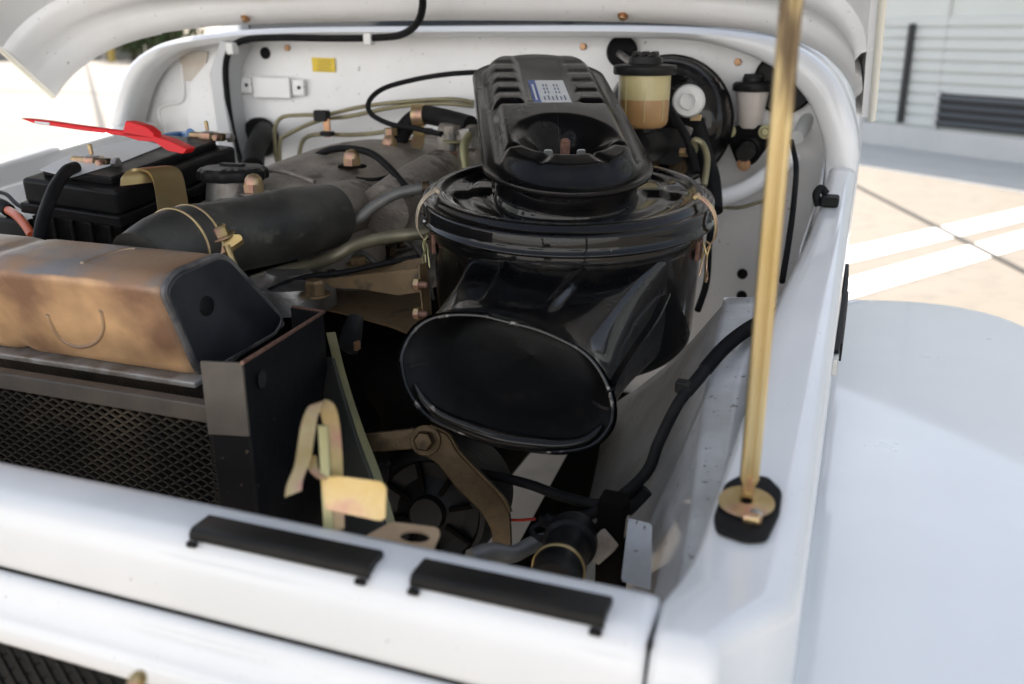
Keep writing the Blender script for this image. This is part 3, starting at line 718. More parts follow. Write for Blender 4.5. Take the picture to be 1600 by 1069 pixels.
# oval top cover
C1 = W(886, 254, D=.865); C2 = W(842, 121, D=1.115)
E1 = (C2 - C1); LEN = E1.length; E1.normalize(); E2 = E1.cross(VZ).normalized(); EN = E2.cross(E1).normalized()
RC = .079
def stad(th_frac, off):
    "point on inset stadium outline, th_frac 0..1, returns (u,v); u runs back"
    rads = RC - off; per = 2 * LEN + 2 * math.pi * rads; s = th_frac * per; q = math.pi * rads / 2
    if s < q: a = s / rads; return (-math.cos(a) * rads, math.sin(a) * rads)
    s -= q
    if s < LEN: return (s, rads)
    s -= LEN
    if s < 2 * q: a = s / rads; return (LEN + math.sin(a) * rads, math.cos(a) * rads)
    s -= 2 * q
    if s < LEN: return (LEN - s, -rads)
    s -= LEN; a = s / rads; return (-math.sin(a) * rads, -math.cos(a) * rads)
def sdist(u, v):
    uu = u if u < 0 else (u - LEN if u > LEN else 0)
    return RC - math.hypot(uu, v)
DC = .022
def covh(u, v):
    d_ = sdist(u, v)
    h = .018 * smooth01(.010, .026, d_)
    h += .0015 * smooth01(.0025, 0, d_)
    # dish
    r = math.hypot((u - DC) * (1.0 if u < DC else .70), v)
    h -= .034 * smooth01(.052, .012, r)
    # radial creases in the front ring
    if u < .055:
        ang = math.atan2(v, -(u - DC))
        for c in (-1.15, -.42, .42, 1.15):
            h -= .0028 * math.exp(-((ang - c) / .05) ** 2) * smooth01(.02, .035, r) * smooth01(.012, .03, d_)
    # step down behind the dish
    h -= .0035 * smooth01(.130, .137, u) * smooth01(.016, .024, d_) 
    # pressed grooves between side pads, shallow label tray
    if u > .12:
        side = smooth01(.012, .020, d_) * smooth01(.027, .033, abs(v))
        f = (u - .137) / .040
        if f > -.3:
            ph = f - round(f)
            h -= .0023 * side * math.exp(-(ph / .20) ** 2)
        h += .0030 * side * smooth01(.137, .145, u)
        h -= .0022 * smooth01(.029, .023, abs(v)) * smooth01(.137, .146, u) * smooth01(LEN + .04, LEN + .02, u)
    return h
secs = []
NP = 300
offs = [0, .0004, .0012, .0025, .005, .010, .012, .014, .016, .018, .020, .022, .024, .026]
offs += [.026 + (.07899 - .026) * k / 44 for k in range(1, 45)]
def cv(u, v, h): return C1 + E1 * u + E2 * v + EN * h
top0 = []
for o_ in offs:
    row = []
    for k in range(NP):
        u, v = stad(k / NP, min(o_, .07899))
        row.append(cv(u, v, covh(u, v)))
    secs.append(row)
pre = []
for o_, h in [(.012, -.006), (.004, -.005), (.0008, -.0045), (-.0006, -.0035), (-.0008, -.001)]:
    pre.append([cv(*stad(k / NP, o_), h) for k in range(NP)])
loft('top_cover', pre + secs, glossc, AC, angle=80)
# neck below the cover
secs = [[cv(*stad(k / NP, o_), h) for k in range(NP)] for o_, h in [(.011, -.004), (.012, -.02), (.0125, -.028), (.010, -.031), (.012, -.05)]]
loft('neck', secs, gloss, AC, angle=80)
# stud and wing nut (resting in the dish)
sb = cv(DC - .003, 0, covh(DC - .003, 0)); 
N_ = 60; P = [sb + EN * (.032 * i / N_) for i in range(N_ + 1)]
V, F = tube_data(P, [.0040 + .0007 * (i % 2) if i < N_ - 2 else .0034 for i in range(N_ + 1)], 14); stud = mesh('stud', V, F, rustst, AC, angle=20)
wn_ = thing('wing_nut', sb, 'pale zinc wing nut on the rusty stud in the dish of the top cover', 'wing nut')
cyl('hub', sb + EN * .001, EN, .0075, .013, alu2, wn_)
for s in (-1, 1):
    o2 = [(s * .006, .006), (s * .013, .011), (s * .0135, .020), (s * .0155, .0225), (s * .022, .0225), (s * .0235, .020), (s * .023, .013), (s * .012, .003), (s * .006, .002)]
    prism('wing', [sb + E2 * a * .85 + EN * (b * .70 + .006) for a, b in o2], E1 * .0022, steel, wn_, .0007)
# label
def lab(u0, u1, v0, v1, m, h, parent, nm):
    n = 5; V, F = [], []
    for i in range(n + 1):
        for j in range(n + 1):
            u = u0 + (u1 - u0) * i / n; v = v0 + (v1 - v0) * j / n; V.append(cv(u, v, covh(u, v) + h))
    for i in range(n):
        for j in range(n): F.append((i * (n + 1) + j, i * (n + 1) + j + 1, (i + 1) * (n + 1) + j + 1, (i + 1) * (n + 1) + j))
    return mesh(nm, V, F, m, parent, smooth=False, solid=.0002)
LB = lab(.142, .232, -.011, .0215, lblw, .0006, None, 'label')
tag(LB, 'white and blue printed label on the rear half of the black oval cover', 'label')
lab(.142, .232, -.0185, -.0108, lblb, .0007, LB, 'blue_band')
lab(.155, .215, -.0160, -.0138, lblw, .0010, LB, 'band_lettering'); lab(.144, .151, -.0170, -.0122, lblw, .0010, LB, 'band_emblem')
for k in range(6):
    v = -.0065 + k * .0044
    lab(.147, .168 + .004 * (k % 2), v, v + .0016, ink, .0009, LB, 'print_line')
for k in range(2):
    for j in range(2):
        for q in range(3):
            v = -.004 + k * .0036 + j * .012; u = .180 + q * .0135
            lab(u, u + .008, v, v + .0016, ink, .0009, LB, 'print_line')
# intake horn
PM = W(792, 598, D=.722); NM = (CAM - PM).normalized(); NM = (NM + VZ * .12 + VX * -.05).normalized()
mouth_px = [(634, 539), (656, 509), (690, 494), (746, 493), (787, 502), (843, 517), (899, 543), (929, 569), (950, 606), (957, 640), (950, 670), (922, 697), (877, 706), (830, 703), (787, 697), (746, 685), (675, 655), (640, 614), (628, 570)]
HNN = 320
Mo = resample(catmull([WP(a, b, PM, NM) for a, b in mouth_px], 10, True), HNN)
PB_ = W(880, 470, D=.86); NB = (VY * -1 + VX * .25 + VZ * .2).normalized()
base_px = [(724, 420), (727, 396), (745, 384), (800, 383), (870, 384), (950, 385), (1020, 386), (1046, 394), (1050, 425), (1048, 470), (1044, 520), (1030, 565), (985, 588), (900, 590), (840, 580), (780, 560), (735, 530), (722, 500), (720, 460)]
Bo = resample(catmull([WP(a, b, PB_, NB) for a, b in base_px], 10, True), HNN)
# align start: both begin at the left top corner and run clockwise
Cm = sum(Mo, Vector()) / HNN; Cb = sum(Bo, Vector()) / HNN
def near(L_, p): return min(range(len(L_)), key=lambda i: (L_[i] - p).length) / len(L_)
RIBS = [(near(Bo, WP(800, 386, PB_, NB)), near(Mo, WP(742, 492, PM, NM))), (near(Bo, WP(945, 387, PB_, NB)), near(Mo, WP(825, 516, PM, NM)))]
secs = []
for i in range(41):
    t = i / 40; row = []
    for k in range(HNN):
        p = Bo[k].lerp(Mo[k], t)
        c = Cb.lerp(Cm, t)
        # slight waist before the flared lip
        wsc = 1 - .05 * math.sin(math.pi * min(1, t * 1.02)) 
        if t > .86: wsc += .045 * ((t - .86) / .14) ** 2
        q = c + (p - c) * wsc * (.955 if t <= .86 else .955 + .045 * ((t - .86) / .14) ** 1.5)
        # two pressed ribs along the top
        f = k / HNN
        outn = (p - c).normalized()
        env = smooth01(.10, .2, t) * smooth01(.80, .68, t)
        for cb_, cm_ in RIBS:
            cf = cb_ + (cm_ - cb_) * t; q = q + outn * .0055 * env * math.exp(-((f - cf) / .011) ** 2)
        row.append(q)
    secs.append(row)
horn_out = secs
loft('horn', secs, gloss, AC, angle=80)
# rolled lip and inner scoop
lip = catmull(Mo, 1, True)
V, F = tube_data(Mo + [Mo[0]], .0016, 8, False); mesh('horn_lip', V, F, scuff, AC)
secs = []
DIRIN = (Cb - Cm).normalized()
for sc_, dp in [(1.0, 0), (.97, .004), (.93, .008), (.87, .016), (.80, .028), (.74, .040), (.66, .050), (.50, .058), (.25, .062), (.01, .064)]:
    secs.append([Cm + (p - Cm) * sc_ + DIRIN * dp * (.95 + 3.0 * sc_ * max(-.08, min(.08, (p - Cm).z))) - VZ * .004 * (1 - sc_) for p in Mo])
loft('horn_throat', secs, mat('throat_black', (.003, .003, .003), .5, 0, 0, spec=.2, c2=(.006, .0055, .005), scale=22, c3=(.016, .014, .012), s3=60, lo3=.6, hi3=.8, bump=.2, bscale=90), AC, angle=80)
i0, i1 = int(near(Mo, WP(952, 672, PM, NM)) * HNN), int(near(Mo, WP(634, 600, PM, NM)) * HNN)
Ll = [Mo[i].lerp(Cm, .065) + DIRIN * .003 for i in range(i0, i1, 3)]
V, F = tube_data(Ll, [0.001 + .0062 * math.sin(math.pi * i / (len(Ll) - 1)) ** .6 for i in range(len(Ll))], 16); mesh('horn_lower_lip', V, F, gloss, AC, angle=180)
Kl = Ll[len(Ll) // 3:]
V, F = tube_data([p + (CAM - p).normalized() * .0034 + VZ * .0016 for p in Kl], [.0012 + .0022 * math.sin(math.pi * i / (len(Kl) - 1)) for i in range(len(Kl))], 10); mesh('worn_lip_edge', V, F, scuff, AC, angle=180)
# weld flange on the right of the horn
fp = [W(1040, 462, D=.775), W(1022, 500, D=.757), W(995, 540, D=.742), W(968, 582, D=.73), W(953, 612, D=.715)]
band('weld_flange', fp, Vector((.0042, 0, .0022)), .0018, gloss, AC, bevel=.0004)
for a, b, c, d_ in ((640, 573, 668, 570), (926, 628, 952, 640)):
    band('lip_notch', [W(a, b, D=.722), W((a + c) / 2, (b + d_) / 2 - 2, D=.7235), W(c, d_, D=.726)] if a < 800 else [W(a, b, D=.705), W(939, 636, D=.700), W(c, d_, D=.698)], Vector((0, 0, .0012)), .0018, steel if False else satin, AC)
# spring clips
def clip(th, sx, lab_, m1, m2):
    t = thing('spring_clip', ac(.15, th, 0), lab_, 'clip', 'spring clips round the air cleaner lid')
    tang = (AV * math.cos(th) - AU * math.sin(th)).normalized()
    P = [ac(.131, th, .0215), ac(.136, th, .0205), ac(.1425, th, .0165), ac(.149, th, .008), ac(.1525, th, -.004), ac(.152, th, -.016), ac(.1465, th, -.026), ac(.143, th, -.033)]
    band('clip_band', P, tang * .0045, .0012, m1, t, taper=lambda q: 1 if q > .1 else .8)
    cyl('clip_curl', ac(.1315, th, .0215) - tang * .006, tang, .0022, .012, m1, t, 12)
    boxo('hinge_plate', ac(.138, th, -.030), (.014, .004, .020), rustst, t, .001, ax=(tang, (AU * math.cos(th) + AV * math.sin(th)), AX))
    q0 = ac(.1425, th, -.022)
    o = AU * math.cos(th) + AV * math.sin(th)
    P = [q0 + tang * .004, q0 + o * .004 + tang * .005 - AX * .004, q0 + o * .003 + tang * .002 - AX * .014, q0 + o * .005 - tang * .004 - AX * .024, q0 + o * .004 - tang * .002 - AX * .036, q0 + o * .004 + tang * .004 - AX * .040, q0 + o * .004 + tang * .006 - AX * .033, q0 + o * .003 - tang * .001 - AX * .020, q0 + o * .004 - tang * .005 - AX * .010, q0 + tang * -.003]
    tube('clip_wire', P, .0011, m2, t, 8)
    tube('clip_wire', [q0 - tang * .003 - AX * .008, q0 - tang * .010 * sx - AX * .016 + o * .002, q0 - tang * .016 * sx - AX * .028 + o * .002], .001, m2, t, 8)
# find angle whose projection is at px 1100 / 655
clip(R(66), 1, 'pink and gold spring clip on the right edge of the air cleaner lid', pinkz, zinc)
clip(R(-72), -1, 'pale beige spring clip on the left edge of the air cleaner lid', mat('beige_zinc', (.48, .40, .30), .45, .5), zincg)

# ================================================================= MOUNT BRACKET
MB_ = thing('mount_bracket', W(570, 460, D=.95), 'bronze coloured steel bracket bolted to the left side of the air cleaner', 'bracket')
pl = [W(a, b, Z=1.075) for a, b in [(478, 448), (463, 465), (472, 477), (520, 484), (560, 494), (610, 508), (645, 522), (676, 510), (672, 452), (600, 452), (540, 455)]]
prism('base_plate', rounded(pl, .004), VZ * -.003, bronze, MB_, .0006)
wl = [W(a, b, D=.93) for a, b in [(505, 438), (670, 418), (672, 460), (560, 462)]]
prism('web', [W(500, 437, D=.96), W(668, 417, D=.905), W(668, 455, D=.90), W(622, 462, D=.915), W(560, 452, D=.94), W(520, 450, D=.955)], Vector((.0, .003, .0)), bronze, MB_, .0006)
prism('web', [W(540, 420, D=1.0), W(665, 402, D=.95), W(665, 420, D=.95), W(545, 436, D=.99)], Vector((.0, .003, .0)), bronze, MB_, .0006)
bolt(W(493, 462, D=.925), VZ, .0105, bronze, MB_, True, .014)
bolt(W(560, 414, D=1.0), VZ, .009, bronze, MB_, True, .007)
band('edge_flange', [W(660, 412, D=.90), W(662, 450, D=.895), W(668, 500, D=.89)], Vector((.0012, .006, 0)), .002, bronze, MB_)
for b in (444, 490):
    cyl('stud', W(648, b, D=.885), -VX * -1, .0035, .014, rustst, MB_, 12); bolt(W(656, b, D=.885), -VX, .006, zinc, MB_, False, .006, name='nut')

# ================================================================= ENGINE
EN_ = thing('engine', (-.62, 1.1, .8), 'dusty grey brown engine with long valve cover beside the air cleaner', 'engine')
boxo('block', (-.62, 1.12, .86), (.30, .56, .40), iron, EN_, .02)
boxo('block_front', (-.58, .86, .84), (.34, .14, .36), iron, EN_, .02)
# valve cover: lofted, with side bulges
CA = W(430, 352, D=1.0); CA.z = 0; 
vs, ve = Vector((-.640, .845, 0)), Vector((-.615, 1.36, 0))
secs = []
for i in range(61):
    t = i / 60; c = vs.lerp(ve, t); bul = .5 - .5 * math.cos(t * 2 * math.pi * 3.0)
    top = 1.178 + .026 * smooth01(.05, .30, t) - .006 * math.sin(t * 9)
    if t > .86: top += .0
    hw = .088 - .010 * smooth01(.08, 0, t)
    ends = smooth01(0, .05, t) * smooth01(1, .96, t)
    top = 1.08 + (top - 1.08) * (.75 + .25 * ends)
    sect = []
    for (a, zf) in [(-1.05, 0), (-1.04, .35), (-1.0, .62), (-.88, .82), (-.66, .94), (-.35, .99), (0, 1.0), (.35, .985), (.62, .93), (.80, .80), (.92, .60), (1.02, .35), (1.08, 0), (1.08, -.5)]:
        x = a * hw * (1 + (.12 * bul if a > .5 else 0)) ; zz = 1.085 + (top - 1.085) * zf
        if zf < .9 and a > 0: x += .016 * bul * (1 - abs(zf - .4))
        x += .002 * mn.noise(Vector((a * 3, t * 14, zf * 4))); zz += .0015 * mn.noise(Vector((a * 5, t * 20, 3)))
        sect.append(Vector((c.x + x, c.y, zz)))
    secs.append(sect)
loft('valve_cover', secs, alu, EN_, closed=False, caps=False, solid=.003, angle=80, sub=1)
for k in range(7):
    t_ = .06 + k * .15; c_ = vs.lerp(ve, t_)
    bolt(Vector((c_.x + .096, c_.y, 1.092)), VZ, .0065, zincd, EN_, True, .006)
prism('gasket_line', [Vector((vs.x + .112, vs.y, 1.082)), Vector((ve.x + .112, ve.y, 1.082)), Vector((ve.x - .11, ve.y, 1.082)), Vector((vs.x - .11, vs.y, 1.082))], VZ * .006, alu2, EN_, .001)
for k in range(5):
    t_ = .12 + k * .18; c_ = vs.lerp(ve, t_)
    tube('injector_pipe', [Vector((c_.x + .10, c_.y, 1.10)), Vector((c_.x + .125, c_.y - .01, 1.115)), Vector((c_.x + .15, c_.y - .015, 1.095)), Vector((c_.x + .16, c_.y - .01, 1.04))], .0035, tubeg, EN_, 8)
    cyl('injector_nut', Vector((c_.x + .098, c_.y, 1.085)), Vector((.2, 0, 1)), .0075, .016, zincd, EN_, 6)
for k in range(6):
    t_ = .14 + k * .145; c_ = vs.lerp(ve, t_)
    tube('cover_rib', [Vector((c_.x - .062, c_.y, 1.188)), Vector((c_.x, c_.y + .002, 1.1985)), Vector((c_.x + .055, c_.y, 1.188))], .003, alu, EN_, 8)
boxo('side_casting', (-.50, 1.12, 1.04), (.05, .46, .06), alu, EN_, .012, seg=3)
# front casting below filler neck and thermostat housing
boxo('front_casting', W(360, 340, D=1.04) - VZ * .02, (.10, .09, .06), alu, EN_, .014, seg=4)
thc = [W(470, 352, D=.98), W(520, 330, D=1.02), W(560, 320, D=1.08)]
tube('thermostat_neck', thc, .030, alu, EN_, 24)
tube('intake_boss', [W(600, 330, D=1.04), W(640, 300, D=1.1), W(690, 270, D=1.18)], .030, alu, EN_, 20)
# cap nuts
for a, b, dd_, rr in ((550, 256, 1.12, .0115), (609, 232, 1.24, .0115), (397, 297, 1.0, .0115)):
    O = W(a, b, D=dd_) - VZ * .004
    lathe('washer', [(.001, 0), (rr * 1.5, 0), (rr * 1.5, .002), (.001, .003)], O, VZ, iron if a > 500 else alu2, EN_, 24)
    lathe('cap_nut', [(rr, .002), (rr, .011)], O, VZ, zinc, EN_, 6, angle=20)
    lathe('nut_dome', [(rr * .86, .011), (rr * .78, .016), (rr * .5, .020), (rr * .1, .0215)], O, VZ, zinc, EN_, 16)
for a, b, dd_ in ((640, 226, 1.3), (630, 232, 1.28)):
    bolt(W(a, b, D=dd_), VZ, .008, zinc, EN_, True, .006)
# flat plate with slot + bolt next to the filler
prism('bolt_plate', rounded([W(a, b, D=dd_) for a, b, dd_ in [(322, 328, .97), (340, 310, 1.02), (380, 308, 1.02), (372, 326, .97)]], .008), -VZ * .004, alu2, EN_, .001)
bolt(W(352, 321, D=.985), VZ, .006, copper, EN_, False, .005)
# black elbow under the horn (left), dark
tube('manifold_elbow', [W(555, 560, D=1.06), W(595, 575, D=1.0), W(640, 630, D=.96), W(655, 720, D=.96)], .034, iron, EN_, 20)
prism('elbow_flange', rounded([W(a, b, D=.93) for a, b in [(545, 490), (560, 492), (556, 545), (548, 555), (528, 545), (532, 520)]], .006), VX * .006, satin, EN_, .001)
boxo('flange_nut', W(558, 540, D=.91), (.004, .008, .009), copper, EN_, .001)
# polished pulley-like disc behind the hose
lathe('water_pump_cap', [(.001, .016), (.022, .016), (.028, .010), (.046, .006), (.048, 0), (.048, -.02)], W(452, 447, D=.97), VZ, alu2, EN_, 32)
# oil filler cap + neck
oc = thing('oil_filler_cap', W(366, 290, D=1.05), 'black ribbed oil filler cap on a grey neck beside the battery', 'oil cap')
Oo = W(366, 305, D=1.05)
lathe('neck', [(.032, -.02), (.031, 0), (.029, .012), (.029, .022)], Oo, VZ, alu2, oc)
Oc_ = W(365, 279, D=1.05)
lathe('cap', [(.030, -.002), (.0375, 0), (.0385, .003), (.0375, .010), (.034, .013), (.020, .0145), (.001, .0145)], Oc_, VZ, plast, oc, 96, ripple=(10, .035, .033))
boxo('cap_grip', Oc_ + VZ * .0155, (.030, .008, .003), plast, oc, .001)
# fuel / vacuum fittings behind (brown banjo pieces)
FT = thing('fuel_fitting', W(710, 230, D=1.2), 'cluster of brass and steel pipe fittings left of the oval cover', 'pipe fitting')
tube('fitting_body', [W(690, 205, D=1.22), W(745, 208, D=1.2)], .011, alu, FT, 16)
cyl('hex_nut', W(706, 196, D=1.2) , Vector((0, 0, -1)), .0125, .02, alu, FT, 6)
cyl('hex_nut', W(730, 200, D=1.18), Vector((.2, 0, -1)), .013, .026, alu2, FT, 6)
cyl('union', W(704, 236, D=1.18), -VZ, .0095, .018, rustst, FT, 6)
tube('pipe', [W(708, 205, D=1.2), W(706, 240, D=1.18), W(700, 262, D=1.16), W(688, 280, D=1.15)], .0048, tubeg, FT, 10)
tube('pipe', [W(733, 212, D=1.17), W(727, 222, D=1.16), W(725, 240, D=1.155), W(728, 268, D=1.15)], .0055, zincg, FT, 10)
cyl('stop_plate', W(710, 222, D=1.19), VZ, .016, .002, zincg, FT, 24)
boxo('carburettor', W(735, 235, D=1.24), (.06, .09, .05), alu, FT, .006)
boxo('choke_lever', W(650, 205, D=1.28), (.05, .006, .01), alu2, FT, .001)

# ================================================================= RADIATOR
RD = thing('radiator', W(200, 560, D=.78), 'radiator with rusty orange brown top tank behind a black wire guard', 'radiator')
XR = -.475
E_ = [W(a, b, X=XR) for a, b in [(306, 592), (244, 452), (262, 425), (335, 396), (352, 402), (440, 498), (430, 520)]]
Ey = [(p.y, p.z) for p in E_]
def tank():
    # rounded cross-section swept along X, shoulders at the ends
    base = rounded([Vector((0, y, z)) for y, z in Ey], .012, 4)
    c = sum(base, Vector()) / len(base); secs = []
    stn = [(XR + .0005, .90), (XR - .002, .955), (XR - .006, .985), (XR - .013, 1.0), (-.56, 1.0), (-.638, 1.0), (-.644, .985), (-.650, .955), (-.656, .955), (-.662, .985), (-.668, 1.0), (-.80, 1.0), (-1.0, 1.0)]
    st2 = []
    for (x0, s0), (x1, s1) in zip(stn[:-1], stn[1:]):
        nn = 6 if abs(x1 - x0) > .03 else 1
        for k in range(nn): st2.append((x0 + (x1 - x0) * k / nn, s0 + (s1 - s0) * k / nn))
    st2.append(stn[-1])
    for x, s in st2:
        secs.append([Vector((x, c.y + (p.y - c.y) * s, c.z + (p.z - c.z) * s)) for p in base])
    loft('top_tank', secs, rust, RD, caps=True, angle=70)
    # crescent stamped on the front face
    P0_ = W(120, 500, X=-.60); 
    a, b, cc = Vector((-.6, Ey[0][0], Ey[0][1])), Vector((-.6, Ey[1][0], Ey[1][1])), Vector((-.9, Ey[1][0], Ey[1][1])); N0 = (b - a).cross(cc - b).normalized()
    if N0.y > 0: N0 = -N0
    tube('stamped_crescent', [WP(q[0], q[1], a - N0 * .0006, N0) for q in [(75, 490), (84, 512), (100, 532), (125, 542), (150, 534), (162, 512), (158, 484)]], .0020, rust, RD, 10)
    b2, c2 = Vector((-.6, Ey[2][0], Ey[2][1])), Vector((-.6, Ey[3][0], Ey[3][1])); N1 = VX.cross(c2 - b2).normalized()
    if N1.z < 0: N1 = -N1
    tube('stamped_groove', [WP(q[0], q[1], b2 - N1 * .0008, N1) for q in [(128, 412), (150, 404), (190, 392), (212, 390)]], .002, rust, RD, 8)
    # seam lip round the bottom
    l0 = Vector((XR + .002, Ey[0][0] - .004, Ey[0][1])); 
    prism('tank_lip', [Vector((XR + .003, Ey[0][0] - .006, Ey[0][1] - .001)), Vector((-1.0, Ey[0][0] - .006, Ey[0][1] - .001)), Vector((-1.0, Ey[5][0], Ey[5][1] - .001)), Vector((XR + .003, Ey[5][0], Ey[5][1] - .001))], Vector((0, .001, -.006)), mat('worn_lip', (.36, .35, .34), .5, .3, c2=(.16, .13, .10), scale=30), RD, .002)
    # black painted end plate
    e = [Vector((XR + .0015, c.y + (y - c.y) * .93, c.z + (z - c.z) * .93)) for y, z in Ey]
    prism('tank_end', rounded(e, .010), VX * .004, mat('end_black', (.012, .013, .016), .5, 0, .1, c2=(.035, .035, .04), scale=12, bump=.15, bscale=60), RD, .002)
    rimp = [p + VX * .001 for p in rounded([Vector((XR + .0015, c.y + (y - c.y) * .955, c.z + (z - c.z) * .955)) for y, z in Ey], .012)]
    V_, F_ = tube_data(rimp + [rimp[0]], .0030, 8, False); mesh('worn_rim', V_, F_, mat('worn_rim_metal', (.17, .16, .155), .5, .3, c2=(.05, .05, .055), scale=40), RD)
    lathe('end_rivet', [(.008, 0), (.0075, .002), (.003, .003)], WP(322, 478, Vector((XR + .0055, 0, 0)), VX), VX, frameblk, RD)
tank()
# fins strip between tank and guard
Yg = .515
V, F = [], []
zt = Ey[0][1] - .008
for k in range(210):
    x = XR - .004 - k * .0024; i = len(V); hgt = .016 + .004 * random.random()
    V += [Vector((x, Ey[0][0] + .004, zt)), Vector((x + .0009, Ey[0][0] + .004, zt)), Vector((x + .0009, Ey[0][0] + .012, zt - hgt)), Vector((x, Ey[0][0] + .012, zt - hgt)), Vector((x, Ey[0][0] + .03, zt)), Vector((x + .0009, Ey[0][0] + .03, zt))]
    F += [(i, i + 1, i + 2, i + 3), (i, i + 3, i + 4), (i + 1, i + 5, i + 2)]
fo = mesh('core_fins', V, F, framedust, RD, smooth=False); fo['kind'] = 'stuff'
boxo('core', (-.74, Ey[0][0] + .045, .86), (.53, .06, .40), iron, RD, .002)
# guard frame and diamond mesh
GF = thing('radiator_guard', W(160, 680, Y=Yg), 'black expanded metal guard in front of the radiator core', 'guard')
g = [W(a, b, Y=Yg) for a, b in [(-60, 573), (335, 636), (385, 645), (392, 672), (330, 664), (-60, 598)]]
prism('top_bar', g, VY * .012, framedust, GF, .002)
x_r = W(328, 700, Y=Yg).x
prism('side_bar', [W(a, b, Y=Yg + .004) for a, b in [(322, 655), (392, 668), (412, 850), (340, 850)]], VY * .010, frameblk, GF, .002)
prism('side_strip', [W(a, b, Y=Yg - .002) for a, b in [(337, 640), (372, 646), (378, 700), (345, 690)]], VY * .004, framedust, GF, .002)
zt_ = W(160, 625, Y=Yg).z
def diamond():
    V, F = [], []; cw, ch = .0125, .0078; xr = x_r + .004; z1 = W(160, 618, Y=Yg).z
    nx, nz = 44, 26
    def strand(a, b):
        d_ = (b - a).normalized(); s = Vector((-d_.z, 0, d_.x)) * .00075; q = VY * .0022; i = len(V); tw = VY * .001
        V.extend([a - s, a + s, b + s, b - s, a - s + q, a + s + q, b + s + q, b - s + q])
        F.extend([(i, i + 1, i + 2, i + 3), (i + 7, i + 6, i + 5, i + 4), (i, i + 4, i + 5, i + 1), (i + 1, i + 5, i + 6, i + 2), (i + 3, i + 2, i + 6, i + 7), (i, i + 3, i + 7, i + 4)])
    for j in range(nz):
        for i in range(nx):
            x = xr - i * cw - (cw / 2 if j % 2 else 0); z = z1 - j * ch / 1.0 * .5 * 2 * .5
            a = Vector((x, Yg + .003, z)); 
            strand(a, a + Vector((-cw / 2, .0012, -ch / 2))); strand(a, a + Vector((cw / 2, .0012, -ch / 2)))
    o = mesh('wire_mesh', V, F, blackpaint, GF, smooth=False); o['kind'] = 'stuff'
diamond()
# side channel of the radiator support
SC = thing('radiator_support', W(420, 650, D=.68), 'tall black folded steel channel at the right end of the radiator', 'bracket')
q1, q2, q3, q4 = W(312, 565, D=.64), W(378, 568, D=.635), W(506, 488, D=.80), W(458, 480, D=.84)
f1 = [q1, q2, q3, q4]
hgt = [W(340, 760, D=.66), W(400, 800, D=.63)]
def wallp(a, b, drop, m, nm, th=.003):
    n_ = VZ.cross(b - a).normalized() * th
    return prism(nm, [a, b, b - VZ * drop, a - VZ * drop], n_, m, SC, .0008)
wallp(q1, q2, .055, mat('channel_dust', (.11, .092, .074), .55, c2=(.085, .07, .056), scale=30), 'front_face')
wallp(q2 + VY * .003, q3, .26, frameblk, 'side_face')
wallp(q3, q4, .26, frameblk, 'back_face')
tube('rim_edge', [q2 + VZ * .0002, q3 + VZ * .0002, q4 + VZ * .0002], .0016, rustst, SC, 8, raw=True)
prism('lower_front', [q1 - VZ * .056 + VY * .004, q2 - VZ * .056 + VY * .004, q2 - VZ * .25 + VY * .004, q1 - VZ * .25 + VY * .004], VY * .003, frameblk, SC, .0008)
sn = (q3 - q2).cross(VZ).normalized()
sn = sn if sn.x > 0 else -sn
lathe('slot_hole', [(.0065, 0), (.0065, .0012), (.0058, .0014)], WP(409, 592, (q2 + q3) / 2 + sn * .0026, sn), sn, hole, SC)
# fan shroud edge (green zinc plate)
SH = thing('fan_shroud', W(580, 700, D=.72), 'green grey steel plate edge standing right of the radiator channel', 'shroud')
o_ = [W(a, b, D=dd_) for a, b, dd_ in [(512, 535, .84), (525, 535, .835), (535, 600, .79), (560, 680, .74), (590, 760, .69), (612, 830, .66), (600, 860, .655), (545, 860, .70), (528, 700, .77), (516, 600, .82)]]
pn = (o_[3] - o_[0]).cross(o_[7] - o_[0]).normalized()
prism('plate', [WP(a, b, o_[3], pn) for a, b in [(508, 560), (524, 560), (535, 600), (560, 680), (590, 760), (608, 830), (600, 860), (540, 860), (515, 700)]], -pn * .004, mat('shroud_paint', (.06, .065, .06), .35, .4, c2=(.10, .10, .08), scale=12), SH, .001)
band('edge_flange', [WP(a, b, o_[3] + pn * .002, pn) for a, b in [(517, 520), (533, 585), (558, 665), (588, 745), (612, 830)]], Vector((.0042, .001, .0005)), .0018, zincg, SH)
# upper radiator hose
HS = thing('radiator_hose', W(400, 370, D=.92), 'thick black rubber upper radiator hose with a gold clamp', 'hose')
hp = px([(228, 420, .80), (262, 395, .82), (320, 378, .86), (400, 362, .91), (470, 347, .96), (515, 338, 1.0)])
hpc = catmull(hp, 10)
tube('hose', hpc, [.0355 - .001 * math.sin(i * .3) if i < len(hpc) - 2 else .034 for i in range(len(hpc))], hoserub, HS, 40, raw=True)
tube('outlet_neck', px([(205, 470, .80), (230, 420, .80)]), .030, rust, HS, 24)
fr2 = frames(hpc)
def ring(i, rr, r, m, nm, parent):
    t_, n_, b_ = fr2[i]; P = [hpc[i] + (n_ * math.cos(a) + b_ * math.sin(a)) * rr for a in [2 * math.pi * k / 48 for k in range(49)]]
    V, F = tube_data(P, r, 8, False); return mesh(nm, V, F, m, parent)
CL = thing('hose_clamp', hpc[16], 'gold wire hose clamp with screw on the thick radiator hose', 'clamp')
ring(13, .0362, .0013, zinc, 'clamp_wire', CL); ring(17, .0362, .0013, zinc, 'clamp_wire', CL)
cpx = W(344, 372, D=.835)
bolt(cpx, Vector((-.2, -.2, 1)), .0095, zinc, CL, True, .009, name='screw_head')
prism('clamp_plate', rounded([W(a, b, D=.83) for a, b in [(322, 388), (360, 366), (376, 366), (380, 374), (345, 398), (330, 395)]], .003), Vector((0, .002, -.004)), zinc, CL, .0008)
